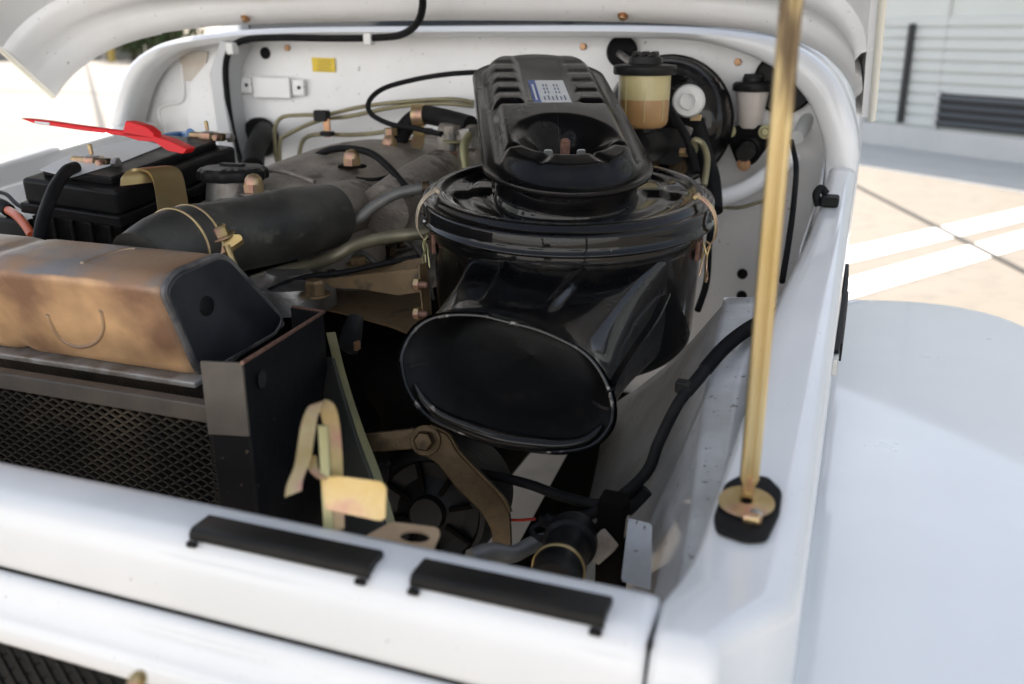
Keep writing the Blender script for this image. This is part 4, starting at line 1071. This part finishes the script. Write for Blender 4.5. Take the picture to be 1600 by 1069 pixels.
tube('clamp_screw', [W(354, 384, D=.83), W(362, 405, D=.83), W(375, 435, D=.835)], .0032, zinc, CL, 10)
cyl('clamp_end', W(374, 432, D=.83), Vector((.2, -1, 0)), .005, .010, zinc, CL, 16)

# ================================================================= BATTERY
BT = thing('battery', W(200, 340, Z=1.09), 'black car battery with ribbed case on the left of the engine bay', 'battery')
zt = 1.192
Bb = W(180, 299, Z=zt)
ax1 = Vector((-.03, math.cos(R(6)), math.sin(R(6)))).normalized(); ax2 = Vector((-math.cos(R(4)), 0, math.sin(R(4)))); ax2 = (ax2 - ax1 * ax2.dot(ax1)).normalized()
def pjx(p):
    v = p - CAM; D_ = Vector((-sy_ * cp, cy_ * cp, -sp)).dot(v); return 800 + FPX * (v.x * cy_ + v.y * sy_) / D_
Lb = 0
while pjx(Bb + ax1 * Lb) < 366: Lb += .005
Wb = 0
while pjx(Bb + ax2 * Wb) > 34: Wb += .005
print('BATT', Lb, Wb)
ctr = Bb + ax1 * Lb / 2 + ax2 * Wb / 2
AXS = (ax1, ax2, ax1.cross(ax2) if ax1.cross(ax2).z > 0 else -ax1.cross(ax2))
BN = AXS[2]
boxo('lid', ctr - BN * .014, (Lb, Wb, .028), plast, BT, .005, ax=AXS, seg=3)
boxo('lid_rim', ctr - BN * .033, (Lb + .008, Wb + .008, .012), plast, BT, .002, ax=AXS)
boxo('case', ctr - BN * .12, (Lb - .008, Wb - .008, .16), plast, BT, .004, ax=AXS)
for k in range(5):
    boxo('case_rib', Bb + ax2 * (Wb * (k + .5) / 5) - ax1 * .001 - BN * .115, (.006, .004, .15), plast, BT, .001, ax=AXS)
for k in range(9):
    boxo('case_rib', Bb + ax1 * (Lb * (k + .5) / 9) - ax2 * .001 - BN * .115, (.004, .006, .15), plast, BT, .001, ax=AXS)
boxo('lid_step', ctr + BN * .004, (Lb * .86, Wb * .74, .010), plast, BT, .003, ax=AXS)
prism('top_patch', [WP(a, b, ctr + BN * .0095, BN) for a, b in [(62, 266), (118, 238), (215, 218), (255, 228), (190, 254), (110, 278)]], VZ * .0006, lblw, BT, .0001)  # pale grey patch on the raised battery lid
prism('case_label', [W(a, b, D=1.02) for a, b in [(219, 345), (248, 338), (250, 368), (222, 372)]], -VY * .0008, navy, BT, .0001)
def term(pxl, lab_, m):
    O = WP(pxl[0], pxl[1], Bb + BN * .002, BN)
    t = thing('battery_terminal', O, lab_, 'terminal', 'brass battery terminals'); k_ = .72
    lathe('post', [(.009, -.004), (.008, .012), (.007, .013), (.001, .013)], O, VZ, alu2, t)
    lathe('ring', [(.009, .003), (.012, .003), (.0125, .005), (.0125, .011), (.012, .012), (.009, .012)], O, VZ, zinc, t, 24, caps=False)
    boxo('clamp_ear', O + k_ * Vector((.024, -.006, .010)), (.022, .010, .010), zincd, t, .003)
    cyl('clamp_bolt', O + k_ * Vector((.028, -.020, .010)), VY, .0042, .024, zinc, t, 6)
    bolt(O + k_ * Vector((.046, -.004, .010)), VX, .0065, alu2, t, False, .006, name='nut')
    boxo('cable_lug', O + k_ * Vector((-.020, -.008, .012)), (.018, .009, .008), zinc, t, .003)
    cyl('thread', O + VZ * .014, Vector((-.1, 0, 1)), .0025, .012, zinc, t, 10)
    return O
T1 = term((146, 262), 'brass terminal with steel nut at the near left corner of the battery', 0)
T2 = term((326, 222), 'brass terminal with blue cable at the far end of the battery', 0)
cb = tube('battery_cable', px([(118, 262, 1.0), (104, 268, .98), (88, 290, .95), (75, 320, .93), (66, 350, .91), (60, 385, .9)]), .0066, rubber, None, 14)
tag(cb, 'black cable curving down from the near battery terminal', 'cable')
cb = tube('battery_cable', [T2 + Vector((-.02, -.008, .012)), W(290, 210, D=1.32), W(262, 213, D=1.3), W(240, 225, D=1.28)], .005, blue, None, 12)
tag(cb, 'blue cable on the far battery terminal behind the red pointer', 'cable')
cb = tube('wiring_cable', px([(12, 328, 1.05), (25, 336, 1.02), (38, 350, 1.0), (50, 368, .98)]), .0048, orange, None, 12)
tag(cb, 'short orange cable left of the battery', 'cable')
cb = tube('wiring_cable', px([(-20, 318, 1.08), (0, 320, 1.06), (14, 329, 1.05)]), .0075, rubber, None, 12)
tag(cb, 'black sleeve over the end of the orange cable', 'cable')
cb = tube('wiring_cable', px([(-20, 298, 1.12), (8, 303, 1.1), (25, 318, 1.07), (45, 330, 1.04)]), .0024, rubber, None, 8)
tag(cb, 'thin black wire left of the battery', 'wire')
for q, nm in (((20, 345), 0), ):
    fb = boxo('fuse_box', W(15, 352, D=1.08), (.12, .06, .03), plast, None, .004); tag(fb, 'black fuse box at the far left edge behind the battery cable', 'fuse box')
hd = tube('carry_handle', px([(250, 238, 1.2), (254, 232, 1.2), (275, 240, 1.17), (296, 236, 1.17), (300, 246, 1.17)]), .004, plast, None, 8)
hd.parent = BT; hd.location = WL[hd.name] - WL[BT.name]
# hold-down J bracket
pj_ = px([(213, 288, .98), (214, 276, .98), (222, 266, .985), (240, 263, .99), (256, 268, .99), (264, 285, .985), (270, 320, .965), (278, 362, .94)])
jb = band('hold_down_bracket', pj_, Vector((.007, .015, 0)), .0028, mat('old_zinc', (.40, .29, .13), .42, .75, c2=(.30, .23, .12), scale=16, bump=.15, rvar=.1), None, bevel=.0008)
tag(jb, 'gold hooked hold-down bracket in front of the battery', 'bracket')
# red pointer
RP = thing('red_pointer', W(200, 212, D=1.2), 'bright red plastic pointed tool with a fin lying on the battery', 'plastic tool')
Dr = 1.03
def rp(l): return [W(a, b, D=Dr) for a, b in l]
prism('blade', rp([(30, 185), (55, 187), (80, 190), (120, 196), (200, 206), (240, 213), (240, 220), (200, 214), (120, 203), (80, 197), (55, 194)]), VY * .009, red, RP, .0015)
prism('white_insert', rp([(55, 189), (78, 191.5), (78, 195.5), (56, 193)]), -VY * .0012, lblw, RP, .0002)
prism('fin', rp([(196, 189), (205, 191), (228, 198), (240, 208), (241, 222), (215, 220), (190, 212)]), VY * .013, red, RP, .001)
prism('tail', rp([(238, 212), (262, 219), (292, 233), (286, 241), (262, 236), (240, 222)]), VY * .016, red, RP, .001)

# ================================================================= BRAKE PARTS
BB = thing('brake_booster', W(1050, 190, Y=1.3), 'large black round brake booster on the right of the firewall', 'brake booster')
Ob = W(1042, 190, Y=1.34)
ba = Vector((.05, -1, .06)).normalized()
lathe('drum', [(.055, -.06), (.082, -.055), (.088, -.045), (.089, -.02), (.092, -.017), (.092, -.011), (.089, -.008), (.087, .012), (.080, .026), (.066, .036), (.05, .042), (.046, .052), (.001, .054)], Ob, ba, gloss, BB, 64)
oc2 = W(1077, 158, Y=1.27)
lathe('check_valve', [(.021, 0), (.0215, .008), (.019, .013), (.012, .0135), (.011, .016), (.009, .016), (.0085, .012), (.001, .012)], oc2, ba, nylon, BB, 32)
for q in ((1087, 186), (1088, 182)): boxo('valve_tab', W(q[0], q[1], Y=1.27), (.014, .004, .005), zinc, BB, .001)
for q in ((1018, 250), (1060, 262)): bolt(W(q[0], q[1], Y=1.26), ba, .008, zincd, BB, True)
MC = thing('master_cylinder', W(1020, 225, D=1.2), 'black brake master cylinder in front of the booster', 'master cylinder')
tube('cylinder_body', px([(990, 228, 1.16), (1035, 226, 1.24), (1052, 224, 1.30)]), .021, satin, MC, 24)
cyl('body_flange', W(1042, 228, D=1.22), Vector((.6, -.8, 0)), .024, .012, satin, MC, 24)
cyl('union', W(1062, 238, D=1.2), Vector((1, 0, 0)), .006, .014, pinkz, MC, 6)
cyl('union', W(1070, 212, D=1.22), Vector((.3, 0, 1)), .0075, .012, alu2, MC, 6)
cyl('outlet', W(1006, 207, D=1.16), VZ, .010, .022, satin, MC, 16)
RS = thing('brake_fluid_reservoir', W(1004, 160, D=1.15), 'yellowed plastic fluid reservoir with black lid, half full of amber fluid', 'fluid reservoir')
Or = W(1004, 199, D=1.15)
lathe('fluid_level', [(.001, 0), (.024, .0), (.0285, .003), (.0305, .008), (.0312, .034)], Or, VZ, resf, RS, 48, caps=False)
lathe('jar', [(.0312, .034), (.0316, .05), (.0318, .066), (.001, .066)], Or, VZ, resy, RS, 48, caps=False)
for k in range(3):
    th = R(-120 + 45 * k); boxo('jar_rib', Or + Vector((.0312 * math.cos(th), .0312 * math.sin(th), .036)), (.001, .001, .055), resy, RS, 0)
lathe('lid', [(.030, .062), (.0375, .063), (.0385, .065), (.0385, .072), (.037, .074), (.021, .076), (.020, .083), (.017, .0845), (.001, .0845)], Or, VZ, plast, RS, 48)
for s in (-1, 0, 1): boxo('lid_grip', Or + Vector((.011 * s, 0, .087)), (.006, .028, .006), plast, RS, .002)
CR = thing('clutch_fluid_reservoir', W(1170, 165, D=1.32), 'small white plastic fluid reservoir with black cap on a triangular black bracket', 'fluid reservoir')
Oc2 = W(1171, 200, D=1.32)
lathe('jar', [(.001, 0), (.014, 0), (.0165, .003), (.0185, .020), (.0215, .040), (.0235, .052), (.001, .052)], Oc2, VZ, resw, CR, 40, caps=False)
lathe('cap', [(.023, .050), (.027, .051), (.028, .053), (.0278, .060), (.025, .063), (.015, .064), (.0145, .070), (.001, .0705)], Oc2, VZ, plast, CR, 40)
boxo('cap_grip', Oc2 + VZ * .071, (.026, .008, .006), plast, CR, .002)
cyl('stem', Oc2 - VZ * .03, VZ, .011, .032, satin, CR, 20)
tri = rounded([W(a, b, Y=1.37) for a, b in [(1128, 196), (1212, 196), (1216, 208), (1180, 256), (1163, 262), (1150, 254)]], .008)
prism('bracket', tri, VY * .006, gloss, CR, .001)
lathe('cylinder_end', [(.001, .022), (.010, .022), (.0125, .018), (.0125, -.01)], W(1166, 236, Y=1.35), -VY, satin, CR)
for a, b in ((1139, 205), (1196, 206), (1162, 257)): bolt(W(a, b, Y=1.368), -VY, .0065, copper if b > 220 else zincg, CR, True)
# black round plates on the firewall
bd = thing('blanking_disc', W(1228, 125, Y=1.41), 'black round blanking disc on the firewall behind the prop rod', 'disc')
lathe('disc', [(.044, 0), (.044, .006), (.040, .009), (.030, .007), (.001, .007)], W(1227, 128, Y=1.415), -VY, plast, bd, 48)
gr = thing('firewall_grommet', W(972, 80, Y=1.41), 'round black rubber boot with a steel rod above the yellow reservoir', 'grommet')
lathe('boot', [(.023, 0), (.0235, .006), (.019, .010), (.012, .006), (.001, .004)], W(973, 81, Y=1.415), -VY, rubber, gr, 32)
tube('rod', [W(968, 84, Y=1.41), W(976, 90, Y=1.34), W(990, 100, Y=1.27)], .005, alu2, gr, 10)
gr = thing('firewall_grommet', W(410, 215, Y=1.41), 'black oval rubber grommet with a thick cable at the left of the firewall', 'grommet')
lathe('boot', [(.034, 0), (.0345, .010), (.027, .014), (.020, .008), (.001, .004)], W(410, 214, Y=1.415), -VY, rubber, gr, 32)
cb = tube('wiring_harness', [W(412, 205, Y=1.40), W(408, 215, Y=1.34), W(398, 235, Y=1.27), W(395, 262, Y=1.22)], .017, rubber, None, 14)
tag(cb, 'thick black wiring harness coming out of the left firewall grommet', 'cable')

# ---- pipes, hoses and cables
def T(name, pts, r, m, lab_, cat, seg=10, grp=None):
    o = tube(name, px(pts), r, m, None, seg); tag(o, lab_, cat, grp); return o
T('brake_line', [(440, 275, 1.52), (432, 250, 1.54), (429, 205, 1.56), (440, 184, 1.56), (470, 180, 1.55), (510, 179, 1.53), (560, 168, 1.5), (620, 160, 1.48), (700, 155, 1.45), (740, 160, 1.43)], .0034, line, 'upper thin olive brake pipe looping across the left firewall', 'brake pipe')
T('brake_line', [(440, 280, 1.50), (437, 225, 1.54), (450, 210, 1.54), (500, 188, 1.53), (545, 182, 1.51), (620, 167, 1.48), (690, 162, 1.45), (740, 166, 1.43)], .0034, line, 'middle thin olive brake pipe slanting up past the black pipe clip', 'brake pipe')
T('brake_line', [(466, 268, 1.46), (468, 240, 1.5), (476, 217, 1.52), (500, 210, 1.52), (540, 211, 1.5), (580, 209, 1.48), (620, 203, 1.46)], .0036, line, 'lowest thin olive brake pipe behind the valve cover', 'brake pipe')
pc = thing('pipe_clip', W(505, 185, D=1.5), 'black pipe clip with a brass band holding the brake pipes on the firewall', 'clip')
boxo('saddle', W(503, 181, D=1.50), (.026, .014, .018), plast, pc, .003)
boxo('strap', W(511, 200, D=1.50), (.013, .004, .03), copper, pc, .002)
boxo('saddle', W(511, 209, D=1.50), (.022, .012, .008), plast, pc, .002)
T('vacuum_hose', [(745, 113, 1.3), (700, 116, 1.32), (650, 124, 1.34), (600, 138, 1.34), (577, 158, 1.32), (580, 178, 1.3), (610, 194, 1.27), (650, 201, 1.24), (690, 210, 1.2)], .0037, rubber, 'thin black hose looping left from behind the oval cover', 'hose')
T('coolant_hose', [(622, 232, 1.28), (626, 212, 1.28), (640, 192, 1.28), (660, 180, 1.27), (690, 184, 1.24), (735, 196, 1.2)], .0125, rubber, 'short thick black hose arching behind the valve cover', 'hose', 16)
hb = thing('hose_bracket', W(656, 195, D=1.28), 'brass clip and strap holding the short thick black hose', 'bracket')
lathe('clip_ring', [(.0135, 0), (.0148, .001), (.0148, .016), (.0135, .017)], W(645, 181, D=1.27), Vector((1, .2, .05)), zinc, hb, 24, caps=False)
band('strap', px([(652, 192, 1.27), (655, 210, 1.27), (650, 232, 1.26)]), Vector((.009, 0, 0)), .002, zinc, hb)
cyl('fitting', W(611, 200, D=1.28), -VZ, .010, .026, alu2, hb, 16); cyl('fitting_nut', W(611, 200, D=1.26), -VZ, .009, .010, zinc, hb, 6)
T('throttle_cable', [(466, 268, 1.22), (480, 252, 1.2), (510, 236, 1.16), (545, 232, 1.13), (580, 240, 1.10), (608, 262, 1.07), (632, 290, 1.04), (645, 302, 1.03)], .0042, rubber, 'black cable arching over the nearest part of the valve cover', 'cable')
T('fuel_hose', [(528, 352, 1.02), (555, 345, 1.0), (585, 322, 1.0), (620, 303, 1.0), (660, 294, 1.0), (680, 293, 1.0)], .0062, tubeg, 'grey rubber hose running from the radiator hose end to the air cleaner', 'hose')
T('heater_pipe', [(395, 440, .98), (440, 425, .98), (480, 415, .98), (520, 402, .97), (550, 385, .97), (590, 374, .96), (630, 368, .95), (670, 362, .95)], .0066, tubeo, 'olive metal pipe passing under the thick radiator hose', 'pipe')
T('vacuum_hose', [(1095, 262, 1.25), (1108, 290, 1.24), (1115, 320, 1.22), (1108, 380, 1.22), (1104, 440, 1.2), (1090, 485, 1.18)], .0045, rubber, 'black hose dropping down behind the right edge of the air cleaner', 'hose')
T('booster_hose', [(1083, 185, 1.28), (1090, 205, 1.26), (1098, 240, 1.24), (1110, 280, 1.22), (1114, 330, 1.2)], .013, rubber, 'thick black vacuum hose falling from the white booster valve', 'hose', 14)
T('brake_line', [(1072, 238, 1.18), (1085, 236, 1.18), (1085, 220, 1.17), (1098, 226, 1.17), (1105, 250, 1.16), (1100, 290, 1.15)], .0042, line, 'thin steel brake pipe bending down from the master cylinder', 'brake pipe')
T('vacuum_hose', [(1040, 160, 1.22), (1055, 185, 1.2), (1075, 220, 1.18), (1088, 270, 1.17)], .0055, rubber, 'slim black hose crossing in front of the brake booster', 'hose')
T('brake_line', [(1118, 322, 1.3), (1150, 325, 1.31), (1180, 318, 1.31), (1210, 305, 1.31), (1225, 270, 1.31), (1240, 240, 1.31)], .0025, line, 'thin beige pipe running along the firewall to the right of the air cleaner', 'brake pipe')
T('door_seal', [(1236, 220, 1.22), (1244, 260, 1.2), (1240, 320, 1.15), (1232, 380, 1.1), (1222, 440, 1.05)], .0036, rubber, 'black rubber seal hanging behind the prop rod', 'seal')
for k, (a, b, dd_) in enumerate([(660, 294, 1.0), (540, 350, 1.01), (658, 365, .955)]):
    o = cyl('hose_clamp', W(a, b, D=dd_), (W(a + 20, b - 2, D=dd_) - W(a, b, D=dd_)), .0078, .008, zincd, None, 20)
    tag(o, ['small dark clamp where the grey hose meets the air cleaner lid', 'small dark clamp on the grey hose at the end of the thick radiator hose', 'small dark clamp on the olive pipe beside the air cleaner'][k], 'clamp')
T('engine_wire', [(470, 300, 1.12), (500, 285, 1.13), (540, 278, 1.12), (590, 280, 1.12), (640, 262, 1.16)], .0022, rubber, 'thin black wire lying along the top of the valve cover', 'wire')
T('engine_wire', [(420, 455, .93), (470, 435, .95), (540, 425, .96), (600, 412, .97), (655, 402, .96)], .003, rubber, 'black wire in the gap between the radiator hose and the bronze bracket', 'wire')
# corrugated harness
hp_ = catmull(px([(1215, 490, .84), (1172, 512, .78), (1130, 545, .74), (1092, 590, .71), (1060, 630, .70), (1030, 690, .70), (1012, 735, .70), (975, 772, .71), (930, 800, .72), (890, 812, .73), (845, 815, .74)]), 34)
hp_ = resample(hp_, 380, False)
V, F = tube_data(hp_, [(.0052 if i < 200 else .0046) + (.0008 if (i % 2 and i < 170) else 0) for i in range(380)], 12)
ch = mesh('corrugated_harness', V, F, rubber, None, angle=180); tag(ch, 'black corrugated wiring sleeve curving along the inner apron to the bottom of the bay', 'cable')
cl_ = boxo('harness_clip', W(1068, 604, D=.705), (.012, .010, .010), plast, None, .002); tag(cl_, 'small black clip on the corrugated sleeve beside the apron', 'clip')
T('wiring_cable', [(985, 772, .71), (940, 788, .72), (880, 776, .74), (830, 758, .76), (780, 745, .78), (740, 738, .8)], .0042, rubber, 'black cable running left from the sleeve above the grey ground gap', 'cable')
T('wiring_cable', [(1010, 765, .71), (975, 800, .715), (930, 830, .72), (888, 828, .72), (850, 812, .72)], .0058, rubber, 'black cable loop ending above the black cylinder', 'cable')
T('wiring_cable', [(845, 818, .70), (832, 828, .70), (838, 840, .69), (862, 838, .69), (884, 822, .69), (860, 812, .7)], .0026, rubber, 'small wire loop tied above the black cylinder', 'wire')
T('wiring_cable', [(790, 812, .76), (810, 813, .75), (835, 811, .72)], .0012, mat('red_wire', (.35, .02, .015), .5), 'thin red wire left of the wire loop', 'wire')
# lower front items
HN = thing('horn', W(880, 860, D=.6), 'black cylindrical canister with a brass ring at the bottom of the bay', 'canister')
ha = (W(905, 800, D=.70) - W(862, 905, D=.60)).normalized()
lathe('body', [(.017, -.02), (.0175, 0), (.0175, .012), (.0165, .014), (.0165, .040), (.0195, .042), (.0195, .055), (.018, .060), (.001, .062)], W(872, 895, D=.62), ha, satin, HN, 32)
lathe('ring', [(.0172, .0), (.0182, .0005), (.0182, .0025), (.0172, .003)], W(872, 890, D=.615), ha, zinc, HN, 32, caps=False)
T('coolant_pipe', [(735, 872, .66), (765, 862, .67), (800, 866, .68), (830, 852, .69), (850, 846, .70)], .0065, tubeg, 'grey pipe lying behind the front panel beside the black cylinder', 'pipe')
ap = thing('apron_bracket', W(940, 850, D=.66), 'pale dirty metal bracket with torn edge between canister and apron', 'bracket')
prism('arched_plate', [W(a, b, D=.66) for a, b in [(983, 810), (962, 812), (938, 830), (918, 852), (912, 870), (935, 884), (960, 862), (980, 835)]], Vector((.0, .006, 0)), mat('dirty_steel', (.30, .26, .21), .7, 0, 0, c2=(.20, .16, .12), scale=60, bump=.5, bscale=200), ap, .001)
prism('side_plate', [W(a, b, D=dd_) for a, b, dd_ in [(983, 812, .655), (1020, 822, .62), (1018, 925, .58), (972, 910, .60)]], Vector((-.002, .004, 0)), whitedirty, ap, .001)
boxo('inner_post', W(955, 890, D=.68), (.02, .02, .12), iron, ap, .002)
# alternator and arms
AL = thing('alternator', W(680, 790, D=.80), 'dark grey alternator with finned end deep in the bay behind the front panel', 'alternator')
Oa = W(672, 800, D=.79); aa = Vector((.12, -1, .25)).normalized()
lathe('housing', [(.052, -.09), (.054, -.02), (.054, -.002), (.050, .006), (.046, .007), (.043, .001), (.030, -.002), (.016, .004), (.014, .012), (.001, .012)], Oa, aa, mat('alt_dark', (.006, .006, .006), .5, .2, spec=.3, c2=(.012, .011, .010), scale=20, bump=.3, bscale=120), AL, 48)
a_, u_, v_ = basis(aa)
for k in range(8):
    th = k * math.pi / 4 + .3; d3 = u_ * math.cos(th) + v_ * math.sin(th)
    boxo('fin', Oa + d3 * .032 + a_ * .004, (.026, .004, .006), iron, AL, .001, ax=(d3, a_.cross(d3), a_))
cyl('boss', Oa + u_ * .048 + v_ * .022, a_, .012, .014, alu2 if False else satin, AL, 20)
cyl('boss', Oa - u_ * .044 + v_ * .03, a_, .010, .014, satin, AL, 20)
AR = thing('alternator_bracket', W(700, 720, D=.76), 'dark bronze curved adjusting arm bolted above the alternator', 'bracket')
n0 = Vector((.25, -1, .35)).normalized(); P0 = W(680, 700, D=.755)
arm = [(640, 672), (672, 664), (700, 676), (718, 704), (750, 740), (785, 775), (797, 800), (800, 860), (770, 862), (768, 830), (752, 800), (712, 762), (682, 724), (668, 716), (640, 700)]
prism('arm', rounded([WP(a, b, P0, n0) for a, b in arm], .006), -n0 * .006, zincd, AR, .0012)
prism('cross_bar', [WP(a, b, P0, n0) for a, b in [(540, 682), (672, 666), (672, 700), (600, 706), (545, 706)]], -n0 * .004 - VY * -.002, zincd, AR, .001)
bolt(WP(665, 688, P0 + n0 * .001, n0), n0, .0085, zincd, AR, True, .010)
tube('arm_edge', [WP(a, b, P0 + n0 * .001, n0) for a, b in [(672, 665), (700, 678), (718, 706), (752, 742), (786, 777), (797, 800)]], .0022, zincd, AR, 8)
# gold latch hardware behind the front panel
HL = thing('latch_bracket', W(510, 720, D=.50), 'gold zinc latch bracket with a tall bent hook behind the front panel', 'latch')
hk = px([(458, 772, .470), (461, 752, .472), (472, 725, .476), (478, 690, .480), (484, 655, .484), (494, 633, .488), (508, 634, .492), (517, 660, .496), (522, 710, .50), (524, 760, .50), (526, 830, .50)])
band('hook', hk, Vector((.0026, .0035, .0006)), .0016, zinc, HL, bevel=.0004)
band('upright', px([(505, 665, .492), (508, 720, .495), (514, 830, .497)]), Vector((.003, .0, 0)), .0016, zincg, HL, bevel=.0004)
pp0 = W(550, 780, D=.478); pnn = Vector((.05, -1, .35)).normalized()
prism('tab', rounded([WP(a, b, pp0, pnn) for a, b in [(500, 748), (520, 742), (596, 752), (604, 762), (602, 812), (592, 815), (508, 797)]], .002), -pnn * .0016, zinc, HL, .0005)
band('tab_twist', px([(487, 712, .484), (491, 735, .480), (506, 748, .476)]), Vector((.0022, .001, .0)), .0016, zinc, HL, bevel=.0004)
LPt = thing('latch_plate', W(640, 835, D=.46), 'beige plate with an oval hole just behind the front panel', 'plate')
def holed():
    P0 = Vector((0, 0, 1.088)); out = rounded([WP(a, b, P0, VZ) for a, b in [(570, 838), (612, 815), (684, 824), (688, 832), (672, 870), (660, 874), (565, 850)]], .0025, 5)
    cc = WP(648, 838, P0, VZ); out = resample(out, 48); 
    hl = []
    for p in out:
        a = math.atan2(p.y - cc.y, p.x - cc.x); hl.append(cc + Vector((.0088 * math.cos(a), .0062 * math.sin(a), 0)))
    dz = VZ * .0015
    loft('plate', [hl, out, [p - dz for p in out], [p - dz for p in hl], hl], mat('beige_plate', (.52, .38, .24), .45, .3, c2=(.45, .3, .18), scale=30), LPt, angle=30)
holed()
